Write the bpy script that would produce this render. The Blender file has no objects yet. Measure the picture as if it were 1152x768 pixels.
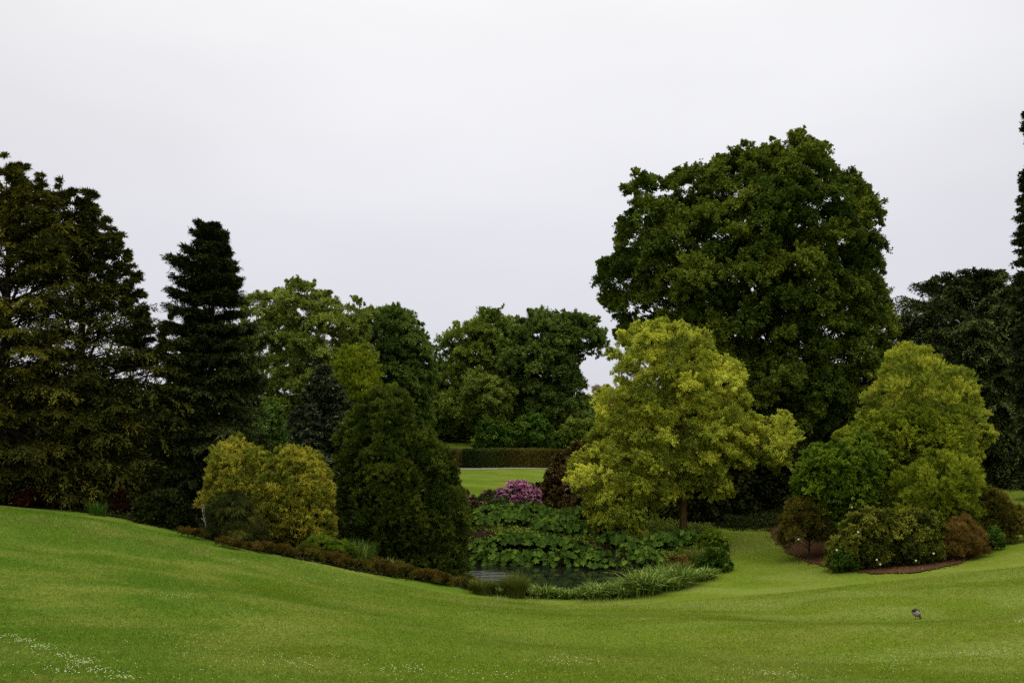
import bpy, math, random, zlib
import numpy as np

random.seed(11)
rng = np.random.default_rng(11)
scene = bpy.context.scene
C = scene.collection

# ------------------------------------------------------------------ camera, sky, sun, exposure
CAM_Z, F, PITCH = 1.7, 1152.0, math.atan(86.0 / 1152.0)
cd = bpy.data.cameras.new("camera")
cd.lens, cd.sensor_width, cd.clip_end, cd.clip_start = 36.0, 36.0, 6000.0, 0.1
cam = bpy.data.objects.new("camera", cd)
C.objects.link(cam)
cam.location = (0, 0, CAM_Z)
cam.rotation_euler = (math.pi / 2 + PITCH, 0, 0)
scene.camera = cam

SUN_EL, SUN_AZ = math.radians(58), math.radians(-35)
world = bpy.data.worlds.new("World")
scene.world = world
world.use_nodes = True
wt = world.node_tree
wt.nodes.clear()


def wn(t, **kw):
    n = wt.nodes.new(t)
    for k, v in kw.items():
        setattr(n, k, v)
    return n


wout = wn("ShaderNodeOutputWorld")
tc = wn("ShaderNodeTexCoord")
sepw = wn("ShaderNodeSeparateXYZ")
wt.links.new(tc.outputs["Generated"], sepw.inputs[0])
# overcast luminance: pale at the horizon, brighter towards the zenith
rampw = wn("ShaderNodeValToRGB")
cr = rampw.color_ramp
cr.elements[0].position, cr.elements[0].color = 0.0, (0.72, 0.722, 0.79, 1)
cr.elements[1].position, cr.elements[1].color = 1.0, (1.0, 1.0, 1.0, 1)
e = cr.elements.new(0.16); e.color = (0.74, 0.742, 0.80, 1)
e = cr.elements.new(0.30); e.color = (0.83, 0.832, 0.86, 1)
e = cr.elements.new(0.45); e.color = (0.90, 0.90, 0.91, 1)
wt.links.new(sepw.outputs["Z"], rampw.inputs[0])
# the brightest part of the cloud
dotn = wn("ShaderNodeVectorMath", operation="DOT_PRODUCT")
bdir = np.array([0.05, 1.0, 0.50]); bdir /= np.linalg.norm(bdir)
dotn.inputs[1].default_value = tuple(bdir)
wt.links.new(tc.outputs["Generated"], dotn.inputs[0])
mr = wn("ShaderNodeMapRange", interpolation_type="SMOOTHSTEP")
mr.inputs[1].default_value, mr.inputs[2].default_value = 0.80, 1.0
mr.inputs[3].default_value, mr.inputs[4].default_value = 0.0, 0.13
wt.links.new(dotn.outputs["Value"], mr.inputs[0])
nz = wn("ShaderNodeTexNoise")
nz.inputs["Scale"].default_value, nz.inputs["Detail"].default_value = 2.2, 4.0
mapw = wn("ShaderNodeMapping")
mapw.inputs["Scale"].default_value = (1, 1, 3.0)
wt.links.new(tc.outputs["Generated"], mapw.inputs[0])
wt.links.new(mapw.outputs[0], nz.inputs["Vector"])
mr2 = wn("ShaderNodeMapRange")
mr2.inputs[1].default_value, mr2.inputs[2].default_value = 0.3, 0.7
mr2.inputs[3].default_value, mr2.inputs[4].default_value = 0.95, 1.05
wt.links.new(nz.outputs["Fac"], mr2.inputs[0])
zup = wn("ShaderNodeMapRange", interpolation_type="SMOOTHSTEP")     # zenith is brighter than white
zup.inputs[1].default_value, zup.inputs[2].default_value = 0.45, 1.0
zup.inputs[3].default_value, zup.inputs[4].default_value = 0.0, 1.5
wt.links.new(sepw.outputs["Z"], zup.inputs[0])
add1 = wn("ShaderNodeMath", operation="ADD")
wt.links.new(mr.outputs[0], add1.inputs[0]); wt.links.new(zup.outputs[0], add1.inputs[1])
add2 = wn("ShaderNodeMath", operation="ADD")
wt.links.new(add1.outputs[0], add2.inputs[0]); wt.links.new(mr2.outputs[0], add2.inputs[1])
bg1 = wn("ShaderNodeBackground")
wt.links.new(rampw.outputs[0], bg1.inputs[0]); wt.links.new(add2.outputs[0], bg1.inputs[1])
sky = wn("ShaderNodeTexSky")
sky.sky_type = "NISHITA"
sky.sun_disc = False
sky.sun_elevation, sky.sun_rotation = SUN_EL, SUN_AZ
sky.dust_density = 6.0
bg2 = wn("ShaderNodeBackground")
bg2.inputs[1].default_value = 0.05
wt.links.new(sky.outputs[0], bg2.inputs[0])
mixw = wn("ShaderNodeMixShader")
mixw.inputs[0].default_value = 0.08
wt.links.new(bg1.outputs[0], mixw.inputs[1]); wt.links.new(bg2.outputs[0], mixw.inputs[2])
wt.links.new(mixw.outputs[0], wout.inputs[0])

sl = bpy.data.lights.new("sun", "SUN")
sl.energy, sl.angle, sl.color = 0.5, math.radians(40), (1.0, 0.97, 0.92)
so = bpy.data.objects.new("sun", sl)
C.objects.link(so)
so.rotation_euler = (math.pi / 2 - SUN_EL, 0, SUN_AZ + math.pi)

scene.view_settings.view_transform = "Standard"
scene.view_settings.look = "None"
scene.view_settings.exposure = 0.0
scene.view_settings.gamma = 1.0
scene.view_settings.use_curve_mapping = False
scene.render.engine = "CYCLES"
cy = scene.cycles
cy.max_bounces, cy.diffuse_bounces, cy.glossy_bounces = 4, 3, 2
cy.transmission_bounces, cy.transparent_max_bounces = 2, 4
cy.use_denoising = False
cy.caustics_reflective = cy.caustics_refractive = False

# ------------------------------------------------------------------ geometry helpers
CP, SP = math.cos(PITCH), math.sin(PITCH)


def W(px, py, d):
    """A point of the place seen in direction (px, py) of the photograph, d metres in front of the camera."""
    u, v = (px - 576.0) / F, (384.0 - py) / F
    ry, rz = CP - v * SP, SP + v * CP
    t = d / ry
    return np.array([u * t, d, CAM_Z + rz * t])


# terrain: control points (photo direction, distance)
CTRL = [(-150, 768, 10.5), (0, 768, 11), (300, 768, 12.5), (576, 768, 13.5), (850, 768, 14.5), (1152, 768, 15.5), (1350, 768, 16),
        (-150, 690, 19), (0, 715, 16.5), (0, 650, 25), (150, 660, 25), (0, 600, 34), (-150, 560, 38), (0, 574, 40), (100, 585, 40),
        (210, 607, 41), (300, 624, 42), (400, 642, 43), (480, 657, 44), (545, 668, 44.5), (300, 680, 24), (450, 710, 22.5),
        (576, 720, 24), (576, 690, 34), (660, 676, 43), (720, 676, 43.5), (800, 690, 33), (800, 655, 46.5), (850, 620, 54),
        (1031, 694, 32), (1000, 641, 45.5), (1090, 632, 46), (1152, 620, 46), (1152, 660, 34), (1152, 700, 25), (1350, 640, 34),
        (1350, 600, 50), (870, 600, 58), (830, 580, 66), (900, 565, 75), (1000, 560, 70), (1120, 548, 80), (1152, 541, 90),
        (1300, 541, 85), (1000, 535, 100), (760, 603, 57), (700, 585, 63), (560, 577, 62), (620, 577, 62), (500, 585, 58),
        (560, 545, 80), (640, 545, 80), (560, 527, 100), (640, 526, 101), (500, 528, 99), (520, 504, 116), (510, 495, 130),
        (600, 500, 130), (700, 510, 120), (430, 560, 62), (380, 575, 58), (240, 585, 52), (100, 570, 55), (-100, 555, 60),
        (300, 540, 80), (100, 535, 85), (300, 510, 115), (800, 530, 110)]
cx = np.array([W(*c) for c in CTRL])
extra = np.array([[0, 0, 0.0], [-10, 0, 0.2], [10, 0, -0.2], [0, -25, 0.6], [-40, 0, 1.5], [40, 0, -1.0], [0, 6, -0.35], [-60, 30, 0.8],
                  [60, 30, -3.5], [-90, 90, -1.5], [95, 95, -4.0], [0, 190, 0.5], [-110, 190, 0.5], [110, 190, 0.0]])
cx = np.vstack([cx, extra])


def _phi(r2):
    return np.where(r2 > 1e-9, r2 * np.log(np.maximum(r2, 1e-9)) * 0.5, 0.0)


def _fit():
    n = len(cx)
    d2 = ((cx[:, None, :2] - cx[None, :, :2]) ** 2).sum(-1)
    A = np.zeros((n + 3, n + 3))
    A[:n, :n] = _phi(d2) + np.eye(n) * 6.0
    A[:n, n] = 1
    A[:n, n + 1:] = cx[:, :2]
    A[n, :n] = 1
    A[n + 1:, :n] = cx[:, :2].T
    b = np.zeros(n + 3)
    b[:n] = cx[:, 2]
    return np.linalg.solve(A, b)


TPS = _fit()
POND_Z = W(640, 662, 45.6)[2]
POND = np.array([W(px, py, d)[:2] for px, py, d in
                 [(400, 655, 47.5), (480, 655, 46.8), (540, 662, 45.6), (600, 664, 45.3), (660, 666, 45.0), (700, 662, 46.2), (722, 652, 48.5),
                  (716, 642, 51.2), (680, 634, 53.4), (620, 630, 54.6), (560, 628, 55.2), (500, 628, 55.2), (430, 630, 54.0), (390, 640, 51)]])


def poly_sd(P, poly):
    """Distance of points to a polygon's edge, positive inside (2-D)."""
    P = np.asarray(P, float)
    out = np.full(len(P), 1e9)
    ins = np.zeros(len(P), bool)
    n = len(poly)
    for i in range(n):
        a, b = poly[i], poly[(i + 1) % n]
        ab = b - a
        t = np.clip(((P - a) @ ab) / max(ab @ ab, 1e-12), 0, 1)
        q = a + t[:, None] * ab
        out = np.minimum(out, ((P - q) ** 2).sum(1))
        c = ((a[1] > P[:, 1]) != (b[1] > P[:, 1]))
        with np.errstate(divide="ignore", invalid="ignore"):
            xi = (b[0] - a[0]) * (P[:, 1] - a[1]) / (b[1] - a[1]) + a[0]
        ins ^= c & (P[:, 0] < xi)
    out = np.sqrt(out)
    return np.where(ins, out, -out)


def ground(X, Y):
    X, Y = np.atleast_1d(np.asarray(X, float)), np.atleast_1d(np.asarray(Y, float))
    XX, YY = np.clip(X, -130, 130), np.clip(Y, -30, 200)
    z = np.zeros(len(X))
    n = len(cx)
    for i0 in range(0, len(X), 20000):
        s = slice(i0, i0 + 20000)
        d2 = (XX[s, None] - cx[None, :, 0]) ** 2 + (YY[s, None] - cx[None, :, 1]) ** 2
        z[s] = _phi(d2) @ TPS[:n] + TPS[n] + TPS[n + 1] * XX[s] + TPS[n + 2] * YY[s]
    z += 0.10 * np.sin(0.42 * YY + 0.22 * XX + 1.5 * np.sin(0.11 * XX)) * np.clip((XX + 8) / 14, 0.2, 1) * np.clip((45 - YY) / 12, 0, 1) * np.clip((YY - 9) / 6, 0, 1)
    z += 0.035 * np.sin(X * 0.55 + 0.3 * Y) * np.sin(Y * 0.43 - 0.2 * X)
    sd = poly_sd(np.stack([X, Y], 1), POND)
    w = np.clip((sd + 0.9) / 1.6, 0, 1)
    w = w * w * (3 - 2 * w)
    z = z * (1 - w) + np.minimum(z, POND_Z - 0.55) * w
    return z


def g1(x, y):
    return float(ground([x], [y])[0])


def hit(px, py, lo=8.0, hi=160.0):
    """Where the direction (px, py) of the photograph meets the ground."""
    ds = np.linspace(lo, hi, 600)
    P = np.array([W(px, py, d) for d in ds])
    g = ground(P[:, 0], P[:, 1])
    k = np.argmax(P[:, 2] < g)
    return np.array([P[k, 0], P[k, 1], g[k]])


def mesh_np(name, V, Q, mat, parent=None, tint=None, smooth=False, nper=4):
    me = bpy.data.meshes.new(name)
    V = np.ascontiguousarray(V, dtype=np.float32)
    Q = np.ascontiguousarray(Q, dtype=np.int32)
    me.vertices.add(len(V))
    me.vertices.foreach_set("co", V.ravel())
    me.loops.add(Q.size)
    me.loops.foreach_set("vertex_index", Q.ravel())
    me.polygons.add(len(Q))
    me.polygons.foreach_set("loop_start", np.arange(0, Q.size, nper, dtype=np.int32))
    if smooth:
        me.polygons.foreach_set("use_smooth", np.ones(len(Q), dtype=bool))
    if tint is not None:
        a = me.attributes.new("tint", "FLOAT", "FACE")
        a.data.foreach_set("value", np.ascontiguousarray(tint, dtype=np.float32))
    me.update(calc_edges=True)
    me.materials.append(mat)
    o = bpy.data.objects.new(name, me)
    C.objects.link(o)
    if parent is not None:
        o.parent = parent
    return o


def tag(o, label=None, cat=None, group=None, kind=None):
    if label: o["label"] = label
    if cat: o["category"] = cat
    if group: o["group"] = group
    if kind: o["kind"] = kind
    return o


def thing(name, loc, label, cat, group=None):
    o = bpy.data.objects.new(name, None)
    o.empty_display_size = 0.3
    C.objects.link(o)
    o.location = tuple(float(v) for v in loc)
    return tag(o, label, cat, group)


def unit(v):
    return v / np.maximum(np.linalg.norm(v, axis=-1, keepdims=True), 1e-9)


UP = np.array([0, 0, 1.0])


class Tubes:
    def __init__(self):
        self.V, self.Q, self.n = [], [], 0

    def add(self, pts, radii, sides=6):
        pts = np.asarray(pts, float)
        radii = np.asarray(radii, float)
        n = len(pts)
        T = unit(np.gradient(pts, axis=0))
        ref = np.array([0.0, 0, 1]) if abs(T[0, 2]) < 0.8 else np.array([1.0, 0, 0])
        U = unit(np.cross(T, ref))
        Vv = np.cross(T, U)
        a = np.linspace(0, 2 * math.pi, sides, endpoint=False)
        ring = pts[:, None] + radii[:, None, None] * (np.cos(a)[None, :, None] * U[:, None] + np.sin(a)[None, :, None] * Vv[:, None])
        self.V.append(ring.reshape(-1, 3))
        i = np.arange(n - 1)[:, None] * sides
        j = np.arange(sides)[None]
        j2 = (j + 1) % sides
        q = np.stack([i + j, i + j2, i + sides + j2, i + sides + j], -1).reshape(-1, 4) + self.n
        self.Q.append(q)
        self.n += n * sides

    def build(self, name, mat, parent):
        if not self.V:
            return None
        return mesh_np(name, np.vstack(self.V), np.vstack(self.Q), mat, parent, smooth=True)


def bez(a, b, c, n=6):
    t = np.linspace(0, 1, n)[:, None]
    return (1 - t) ** 2 * a + 2 * t * (1 - t) * b + t * t * c


def leaf_quads(P, A, N, L, Wd, fold=0.18):
    A = unit(A)
    S = unit(np.cross(A, N))
    N2 = np.cross(S, A)
    L, Wd = L[:, None], Wd[:, None]
    mid = P + A * L * 0.45 + N2 * Wd * fold
    V = np.stack([P, mid + S * Wd * 0.5, P + A * L, mid - S * Wd * 0.5], 1).reshape(-1, 3)
    Q = np.arange(len(V)).reshape(-1, 4)
    return V, Q


# ------------------------------------------------------------------ materials
def new_mat(name):
    m = bpy.data.materials.new(name)
    m.use_nodes = True
    nt = m.node_tree
    nt.nodes.clear()
    return m, nt


def leaf_mat(name, dark, mid, light, trans=0.15, gloss=0.035, rough=0.45):
    m, nt = new_mat(name)
    dark, mid, light = [(c[0] * 1.25, c[1] * 1.27, c[2] * 0.85) for c in (dark, mid, light)]
    gloss *= 0.12
    out = nt.nodes.new("ShaderNodeOutputMaterial")
    at = nt.nodes.new("ShaderNodeAttribute")
    at.attribute_name = "tint"
    r = nt.nodes.new("ShaderNodeValToRGB")
    r.color_ramp.elements[0].position, r.color_ramp.elements[0].color = 0.1, (*dark, 1)
    r.color_ramp.elements[1].position, r.color_ramp.elements[1].color = 0.9, (*light, 1)
    el = r.color_ramp.elements.new(0.5)
    el.color = (*mid, 1)
    nt.links.new(at.outputs["Fac"], r.inputs[0])
    df = nt.nodes.new("ShaderNodeBsdfDiffuse")
    tr = nt.nodes.new("ShaderNodeBsdfTranslucent")
    gl = nt.nodes.new("ShaderNodeBsdfGlossy")
    gl.inputs["Roughness"].default_value = rough
    nt.links.new(r.outputs[0], df.inputs[0])
    hs = nt.nodes.new("ShaderNodeHueSaturation")
    hs.inputs["Hue"].default_value, hs.inputs["Value"].default_value = 0.48, 1.15
    nt.links.new(r.outputs[0], hs.inputs["Color"])
    nt.links.new(hs.outputs[0], tr.inputs[0])
    m1 = nt.nodes.new("ShaderNodeMixShader")
    m1.inputs[0].default_value = trans
    nt.links.new(df.outputs[0], m1.inputs[1]); nt.links.new(tr.outputs[0], m1.inputs[2])
    m2 = nt.nodes.new("ShaderNodeMixShader")
    m2.inputs[0].default_value = gloss
    nt.links.new(m1.outputs[0], m2.inputs[1]); nt.links.new(gl.outputs[0], m2.inputs[2])
    nt.links.new(m2.outputs[0], out.inputs[0])
    return m


def noise_mat(name, cols, scale=4.0, detail=6.0, rough=0.9, bump=0.3, dist=0.02, stretch=(1, 1, 1)):
    m, nt = new_mat(name)
    out = nt.nodes.new("ShaderNodeOutputMaterial")
    b = nt.nodes.new("ShaderNodeBsdfPrincipled")
    b.inputs["Roughness"].default_value = rough
    b.inputs["Specular IOR Level"].default_value = 0.03
    t = nt.nodes.new("ShaderNodeTexCoord")
    mp = nt.nodes.new("ShaderNodeMapping")
    mp.inputs["Scale"].default_value = stretch
    nt.links.new(t.outputs["Object"], mp.inputs[0])
    n = nt.nodes.new("ShaderNodeTexNoise")
    n.inputs["Scale"].default_value, n.inputs["Detail"].default_value = scale, detail
    n.inputs["Roughness"].default_value = 0.65
    nt.links.new(mp.outputs[0], n.inputs["Vector"])
    r = nt.nodes.new("ShaderNodeValToRGB")
    k = len(cols)
    for i, c in enumerate(cols):
        p = 0.3 + 0.4 * i / max(k - 1, 1)
        if i == 0:
            r.color_ramp.elements[0].position, r.color_ramp.elements[0].color = p, (*c, 1)
        elif i == k - 1:
            r.color_ramp.elements[-1].position, r.color_ramp.elements[-1].color = p, (*c, 1)
        else:
            r.color_ramp.elements.new(p).color = (*c, 1)
    nt.links.new(n.outputs["Fac"], r.inputs[0])
    nt.links.new(r.outputs[0], b.inputs["Base Color"])
    bp = nt.nodes.new("ShaderNodeBump")
    bp.inputs["Strength"].default_value, bp.inputs["Distance"].default_value = bump, dist
    nt.links.new(n.outputs["Fac"], bp.inputs["Height"])
    nt.links.new(bp.outputs[0], b.inputs["Normal"])
    nt.links.new(b.outputs[0], out.inputs[0])
    return m


def lawn_color(nt, blade=False):
    """Mown lawn: greener up the left slope, worn and mossy patches, mowing bands that also paint slope shading; the same for soil sheet and blades."""
    L = nt.links.new
    geo = nt.nodes.new("ShaderNodeNewGeometry")
    sep = nt.nodes.new("ShaderNodeSeparateXYZ")
    L(geo.outputs["Position"], sep.inputs[0])

    def noise(scale, detail=3.0, rough=0.55, vec=None):
        n = nt.nodes.new("ShaderNodeTexNoise")
        n.inputs["Scale"].default_value, n.inputs["Detail"].default_value = scale, detail
        n.inputs["Roughness"].default_value = rough
        L(vec or geo.outputs["Position"], n.inputs["Vector"])
        return n.outputs["Fac"]

    def rng_(v, a, b, c, d, smooth=True):
        n = nt.nodes.new("ShaderNodeMapRange")
        if smooth:
            n.interpolation_type = "SMOOTHSTEP"
        for i, q in enumerate((a, b, c, d)):
            n.inputs[i + 1].default_value = q
        L(v, n.inputs[0])
        return n.outputs[0]

    def mth(op, a, b):
        n = nt.nodes.new("ShaderNodeMath")
        n.operation = op
        for i, q in enumerate((a, b)):
            if isinstance(q, (int, float)):
                n.inputs[i].default_value = q
            else:
                L(q, n.inputs[i])
        return n.outputs[0]

    def mix(f, a, b, mode="MIX"):
        n = nt.nodes.new("ShaderNodeMix")
        n.data_type, n.blend_type = "RGBA", mode
        if isinstance(f, (int, float)):
            n.inputs[0].default_value = f
        else:
            L(f, n.inputs[0])
        for k, q in ((6, a), (7, b)):
            if isinstance(q, tuple):
                n.inputs[k].default_value = (*q, 1)
            else:
                L(q, n.inputs[k])
        return n.outputs[2]

    # left slope is lusher, the bowl is more olive
    lx = rng_(mth("ADD", sep.outputs["X"], mth("MULTIPLY", noise(0.12), 14.0)), -6.0, 14.0, 0.0, 1.0)
    base = mix(lx, (0.074, 0.132, 0.012), (0.124, 0.170, 0.016))
    patch = rng_(noise(0.35, 5.0, 0.6), 0.42, 0.66, 0.0, 1.0)
    base = mix(mth("MULTIPLY", patch, 0.7), base, (0.165, 0.186, 0.030))
    dark = rng_(noise(0.22, 4.0), 0.52, 0.70, 0.0, 0.55)
    base = mix(dark, base, (0.080, 0.118, 0.006))
    # mowing bands, which also paint the soft shading of the slope
    wob = mth("MULTIPLY", noise(0.07, 2.0), 34.0)
    ph = mth("ADD", mth("ADD", mth("MULTIPLY", sep.outputs["Y"], 0.95), mth("MULTIPLY", sep.outputs["X"], 0.42)), wob)
    band = rng_(mth("SINE", ph, 0.0), -0.35, 0.55, 0.0, 1.0)
    bm = mth("MULTIPLY", rng_(sep.outputs["X"], 0.0, 9.0, 0.16, 0.58), rng_(noise(0.16, 3.0), 0.35, 0.6, 0.25, 1.0))
    base = mix(mth("MULTIPLY", band, bm), base, (0.185, 0.225, 0.045))
    # grain
    g = mth("ADD", mth("MULTIPLY", noise(7.0, 5.0, 0.7), 0.8), mth("MULTIPLY", noise(38.0, 4.0, 0.75), 0.9))
    gv = rng_(g, 0.55, 1.15, 0.45, 1.55, False)
    cmb = nt.nodes.new("ShaderNodeCombineColor")
    for i in range(3):
        L(gv, cmb.inputs[i])
    return mix(1.0, base, cmb.outputs[0], "MULTIPLY"), g


def lawn_mat():
    m, nt = new_mat("lawn_turf")
    out = nt.nodes.new("ShaderNodeOutputMaterial")
    df = nt.nodes.new("ShaderNodeBsdfDiffuse")
    col, g = lawn_color(nt)
    nt.links.new(col, df.inputs[0])
    bp = nt.nodes.new("ShaderNodeBump")
    bp.inputs["Strength"].default_value, bp.inputs["Distance"].default_value = 0.6, 0.05
    nt.links.new(g, bp.inputs["Height"])
    nt.links.new(bp.outputs[0], df.inputs["Normal"])
    nt.links.new(df.outputs[0], out.inputs[0])
    return m


def blade_mat():
    m, nt = new_mat("lawn_blades")
    out = nt.nodes.new("ShaderNodeOutputMaterial")
    df = nt.nodes.new("ShaderNodeBsdfDiffuse")
    tr = nt.nodes.new("ShaderNodeBsdfTranslucent")
    col, g = lawn_color(nt)
    at = nt.nodes.new("ShaderNodeAttribute")
    at.attribute_name = "tint"
    hs = nt.nodes.new("ShaderNodeHueSaturation")
    mr_ = nt.nodes.new("ShaderNodeMapRange")
    mr_.inputs[3].default_value, mr_.inputs[4].default_value = 0.8, 1.9
    nt.links.new(at.outputs["Fac"], mr_.inputs[0])
    nt.links.new(mr_.outputs[0], hs.inputs["Value"])
    nt.links.new(col, hs.inputs["Color"])
    nt.links.new(hs.outputs[0], df.inputs[0])
    nt.links.new(hs.outputs[0], tr.inputs[0])
    mx = nt.nodes.new("ShaderNodeMixShader")
    mx.inputs[0].default_value = 0.4
    nt.links.new(df.outputs[0], mx.inputs[1]); nt.links.new(tr.outputs[0], mx.inputs[2])
    nt.links.new(mx.outputs[0], out.inputs[0])
    return m


RIPPLE = np.array([*W(530, 645, 49.3)[:2], POND_Z])


def water_mat():
    m, nt = new_mat("pond_water")
    out = nt.nodes.new("ShaderNodeOutputMaterial")
    b = nt.nodes.new("ShaderNodeBsdfPrincipled")
    b.inputs["Base Color"].default_value = (0.010, 0.011, 0.007, 1)
    b.inputs["Roughness"].default_value = 0.03
    b.inputs["IOR"].default_value = 1.33
    t = nt.nodes.new("ShaderNodeTexCoord")
    mp = nt.nodes.new("ShaderNodeMapping")
    mp.inputs["Scale"].default_value = (0.35, 1.0, 1)
    nt.links.new(t.outputs["Object"], mp.inputs[0])
    n = nt.nodes.new("ShaderNodeTexNoise")
    n.inputs["Scale"].default_value, n.inputs["Detail"].default_value = 3.0, 3.0
    nt.links.new(mp.outputs[0], n.inputs["Vector"])
    bp = nt.nodes.new("ShaderNodeBump")
    bp.inputs["Distance"].default_value = 0.02
    # a breeze and the inflow ruffle one end of the pond
    ds = nt.nodes.new("ShaderNodeVectorMath")
    ds.operation = "DISTANCE"
    geo = nt.nodes.new("ShaderNodeNewGeometry")
    nt.links.new(geo.outputs["Position"], ds.inputs[0])
    ds.inputs[1].default_value = tuple(RIPPLE)
    rm = nt.nodes.new("ShaderNodeMapRange")
    rm.interpolation_type = "SMOOTHSTEP"
    rm.inputs[1].default_value, rm.inputs[2].default_value = 0.7, 2.9
    rm.inputs[3].default_value, rm.inputs[4].default_value = 1.0, 0.03
    nt.links.new(ds.outputs["Value"], rm.inputs[0])
    nt.links.new(rm.outputs[0], bp.inputs["Strength"])
    dm = nt.nodes.new("ShaderNodeMapRange")
    dm.inputs[1].default_value, dm.inputs[2].default_value = 0.03, 1.0
    dm.inputs[3].default_value, dm.inputs[4].default_value = 0.02, 0.25
    nt.links.new(rm.outputs[0], dm.inputs[0])
    nt.links.new(dm.outputs[0], bp.inputs["Distance"])
    nt.links.new(n.outputs["Fac"], bp.inputs["Height"])
    nt.links.new(bp.outputs[0], b.inputs["Normal"])
    nt.links.new(b.outputs[0], out.inputs[0])
    return m


M_LAWN, M_BLADE, M_WATER = lawn_mat(), blade_mat(), water_mat()
M_SOIL = noise_mat("bed_soil", [(0.012, 0.009, 0.006), (0.03, 0.02, 0.012), (0.05, 0.03, 0.018)], 9.0, 8.0, 0.95, 0.8, 0.05)
M_SHADE = noise_mat("painted_shade", [(0.008, 0.011, 0.004), (0.018, 0.024, 0.007), (0.035, 0.045, 0.010)], 5.0, 8.0, 0.95, 0.8, 0.05)  # very dark green that holds the plane crown's shade
M_MULCH = noise_mat("bark_mulch", [(0.030, 0.015, 0.008), (0.080, 0.038, 0.020), (0.14, 0.070, 0.038)], 14.0, 8.0, 0.95, 0.9, 0.05)
M_GRAVEL = noise_mat("gravel", [(0.20, 0.18, 0.13), (0.26, 0.235, 0.175), (0.32, 0.29, 0.22)], 20.0, 6.0, 0.9, 0.4, 0.02)
M_BARK = noise_mat("bark_grey_brown", [(0.018, 0.014, 0.009), (0.05, 0.038, 0.025), (0.085, 0.066, 0.045)], 6.0, 8.0, 0.95, 0.9, 0.05, (2.2, 2.2, 0.4))
M_BARKD = noise_mat("bark_dark", [(0.012, 0.009, 0.007), (0.03, 0.022, 0.016), (0.05, 0.036, 0.026)], 6.0, 8.0, 0.95, 0.9, 0.05, (2.2, 2.2, 0.4))
M_BARKO = noise_mat("bark_orange_brown", [(0.05, 0.028, 0.012), (0.10, 0.058, 0.024), (0.15, 0.09, 0.04)], 6.0, 8.0, 0.9, 0.8, 0.03, (2.2, 2.2, 0.5))
M_GLIMPSE = noise_mat("glimpse_white", [(0.25, 0.24, 0.22), (0.55, 0.54, 0.52), (0.7, 0.7, 0.68)], 9.0, 6.0, 0.8, 0.3, 0.01, (1, 1, 0.6))  # white tone of the added bright glimpse
M_BARKP = noise_mat("bark_pale_dead", [(0.06, 0.05, 0.035), (0.11, 0.09, 0.07), (0.16, 0.14, 0.11)], 9.0, 6.0, 0.9, 0.3, 0.01)


# ------------------------------------------------------------------ foliage
def outline_world(outline, d):
    """The silhouette as (x, z) metres on the tree's own vertical plane at distance d."""
    P = np.array([W(px, py, d) for px, py in outline])
    return P[:, [0, 2]]


def roughen(poly, r, amp):
    """Break an outline into bays and lobes about the size of the boughs."""
    step = 0.4 * r
    pts = []
    for i in range(len(poly)):
        a, b = poly[i], poly[(i + 1) % len(poly)]
        k = max(int(np.linalg.norm(b - a) / step), 1)
        pts += [a + (b - a) * j / k for j in range(k)]
    pts = np.array(pts)
    n = len(pts)
    t = np.roll(pts, -1, 0) - np.roll(pts, 1, 0)
    t = t / np.maximum(np.linalg.norm(t, axis=1, keepdims=True), 1e-9)
    area = 0.5 * np.sum(poly[:, 0] * np.roll(poly[:, 1], -1) - np.roll(poly[:, 0], -1) * poly[:, 1])
    nrm = np.stack([t[:, 1], -t[:, 0]], 1) * (1 if area > 0 else -1)

    def smooth(k):
        v = rng.normal(0, 1, n)
        ker = np.hanning(k + 2)[1:-1]
        v = np.convolve(np.concatenate([v[-k:], v, v[:k]]), ker, "same")[k:-k]
        return v / max(v.std(), 1e-6)
    d = 0.42 * smooth(9) + 0.34 * smooth(4)
    return pts + nrm * (amp * r * d - 0.28 * r)[:, None]


def dome(px0, px1, ytop, ybot, n=12, sq=2.4, jit=0.05):
    cxp, rx, ry = (px0 + px1) / 2, (px1 - px0) / 2, ybot - ytop
    pts = []
    for i in range(n + 1):
        a = math.pi * (1 - i / n)
        c, s = math.cos(a), math.sin(a)
        k = 1 + rng.uniform(-jit, jit)
        pts.append((cxp + k * rx * math.copysign(abs(c) ** (2 / sq), c), ybot - k * ry * abs(s) ** (2 / sq)))
    return pts


STYLE = {  # cluster spread, axis weights (growth, random, up), normal weights (up, out, random)
    "broad": dict(spread=0.16, ag=0.5, ar=0.75, au=-0.25, nu=0.9, no=0.6, nr=0.45, along=0.35),
    "tuft": dict(spread=0.06, ag=1.0, ar=0.42, au=0.15, nu=0.6, no=0.4, nr=0.7, along=0.45),
    "thread": dict(spread=0.10, ag=0.45, ar=0.28, au=-0.75, nu=0.2, no=1.0, nr=0.4, along=0.6),
    "upright": dict(spread=0.08, ag=0.6, ar=0.35, au=0.8, nu=0.2, no=0.9, nr=0.5, along=0.7),
    "arch": dict(spread=0.10, ag=1.0, ar=0.35, au=-0.15, nu=0.9, no=0.3, nr=0.4, along=0.6),
}


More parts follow.
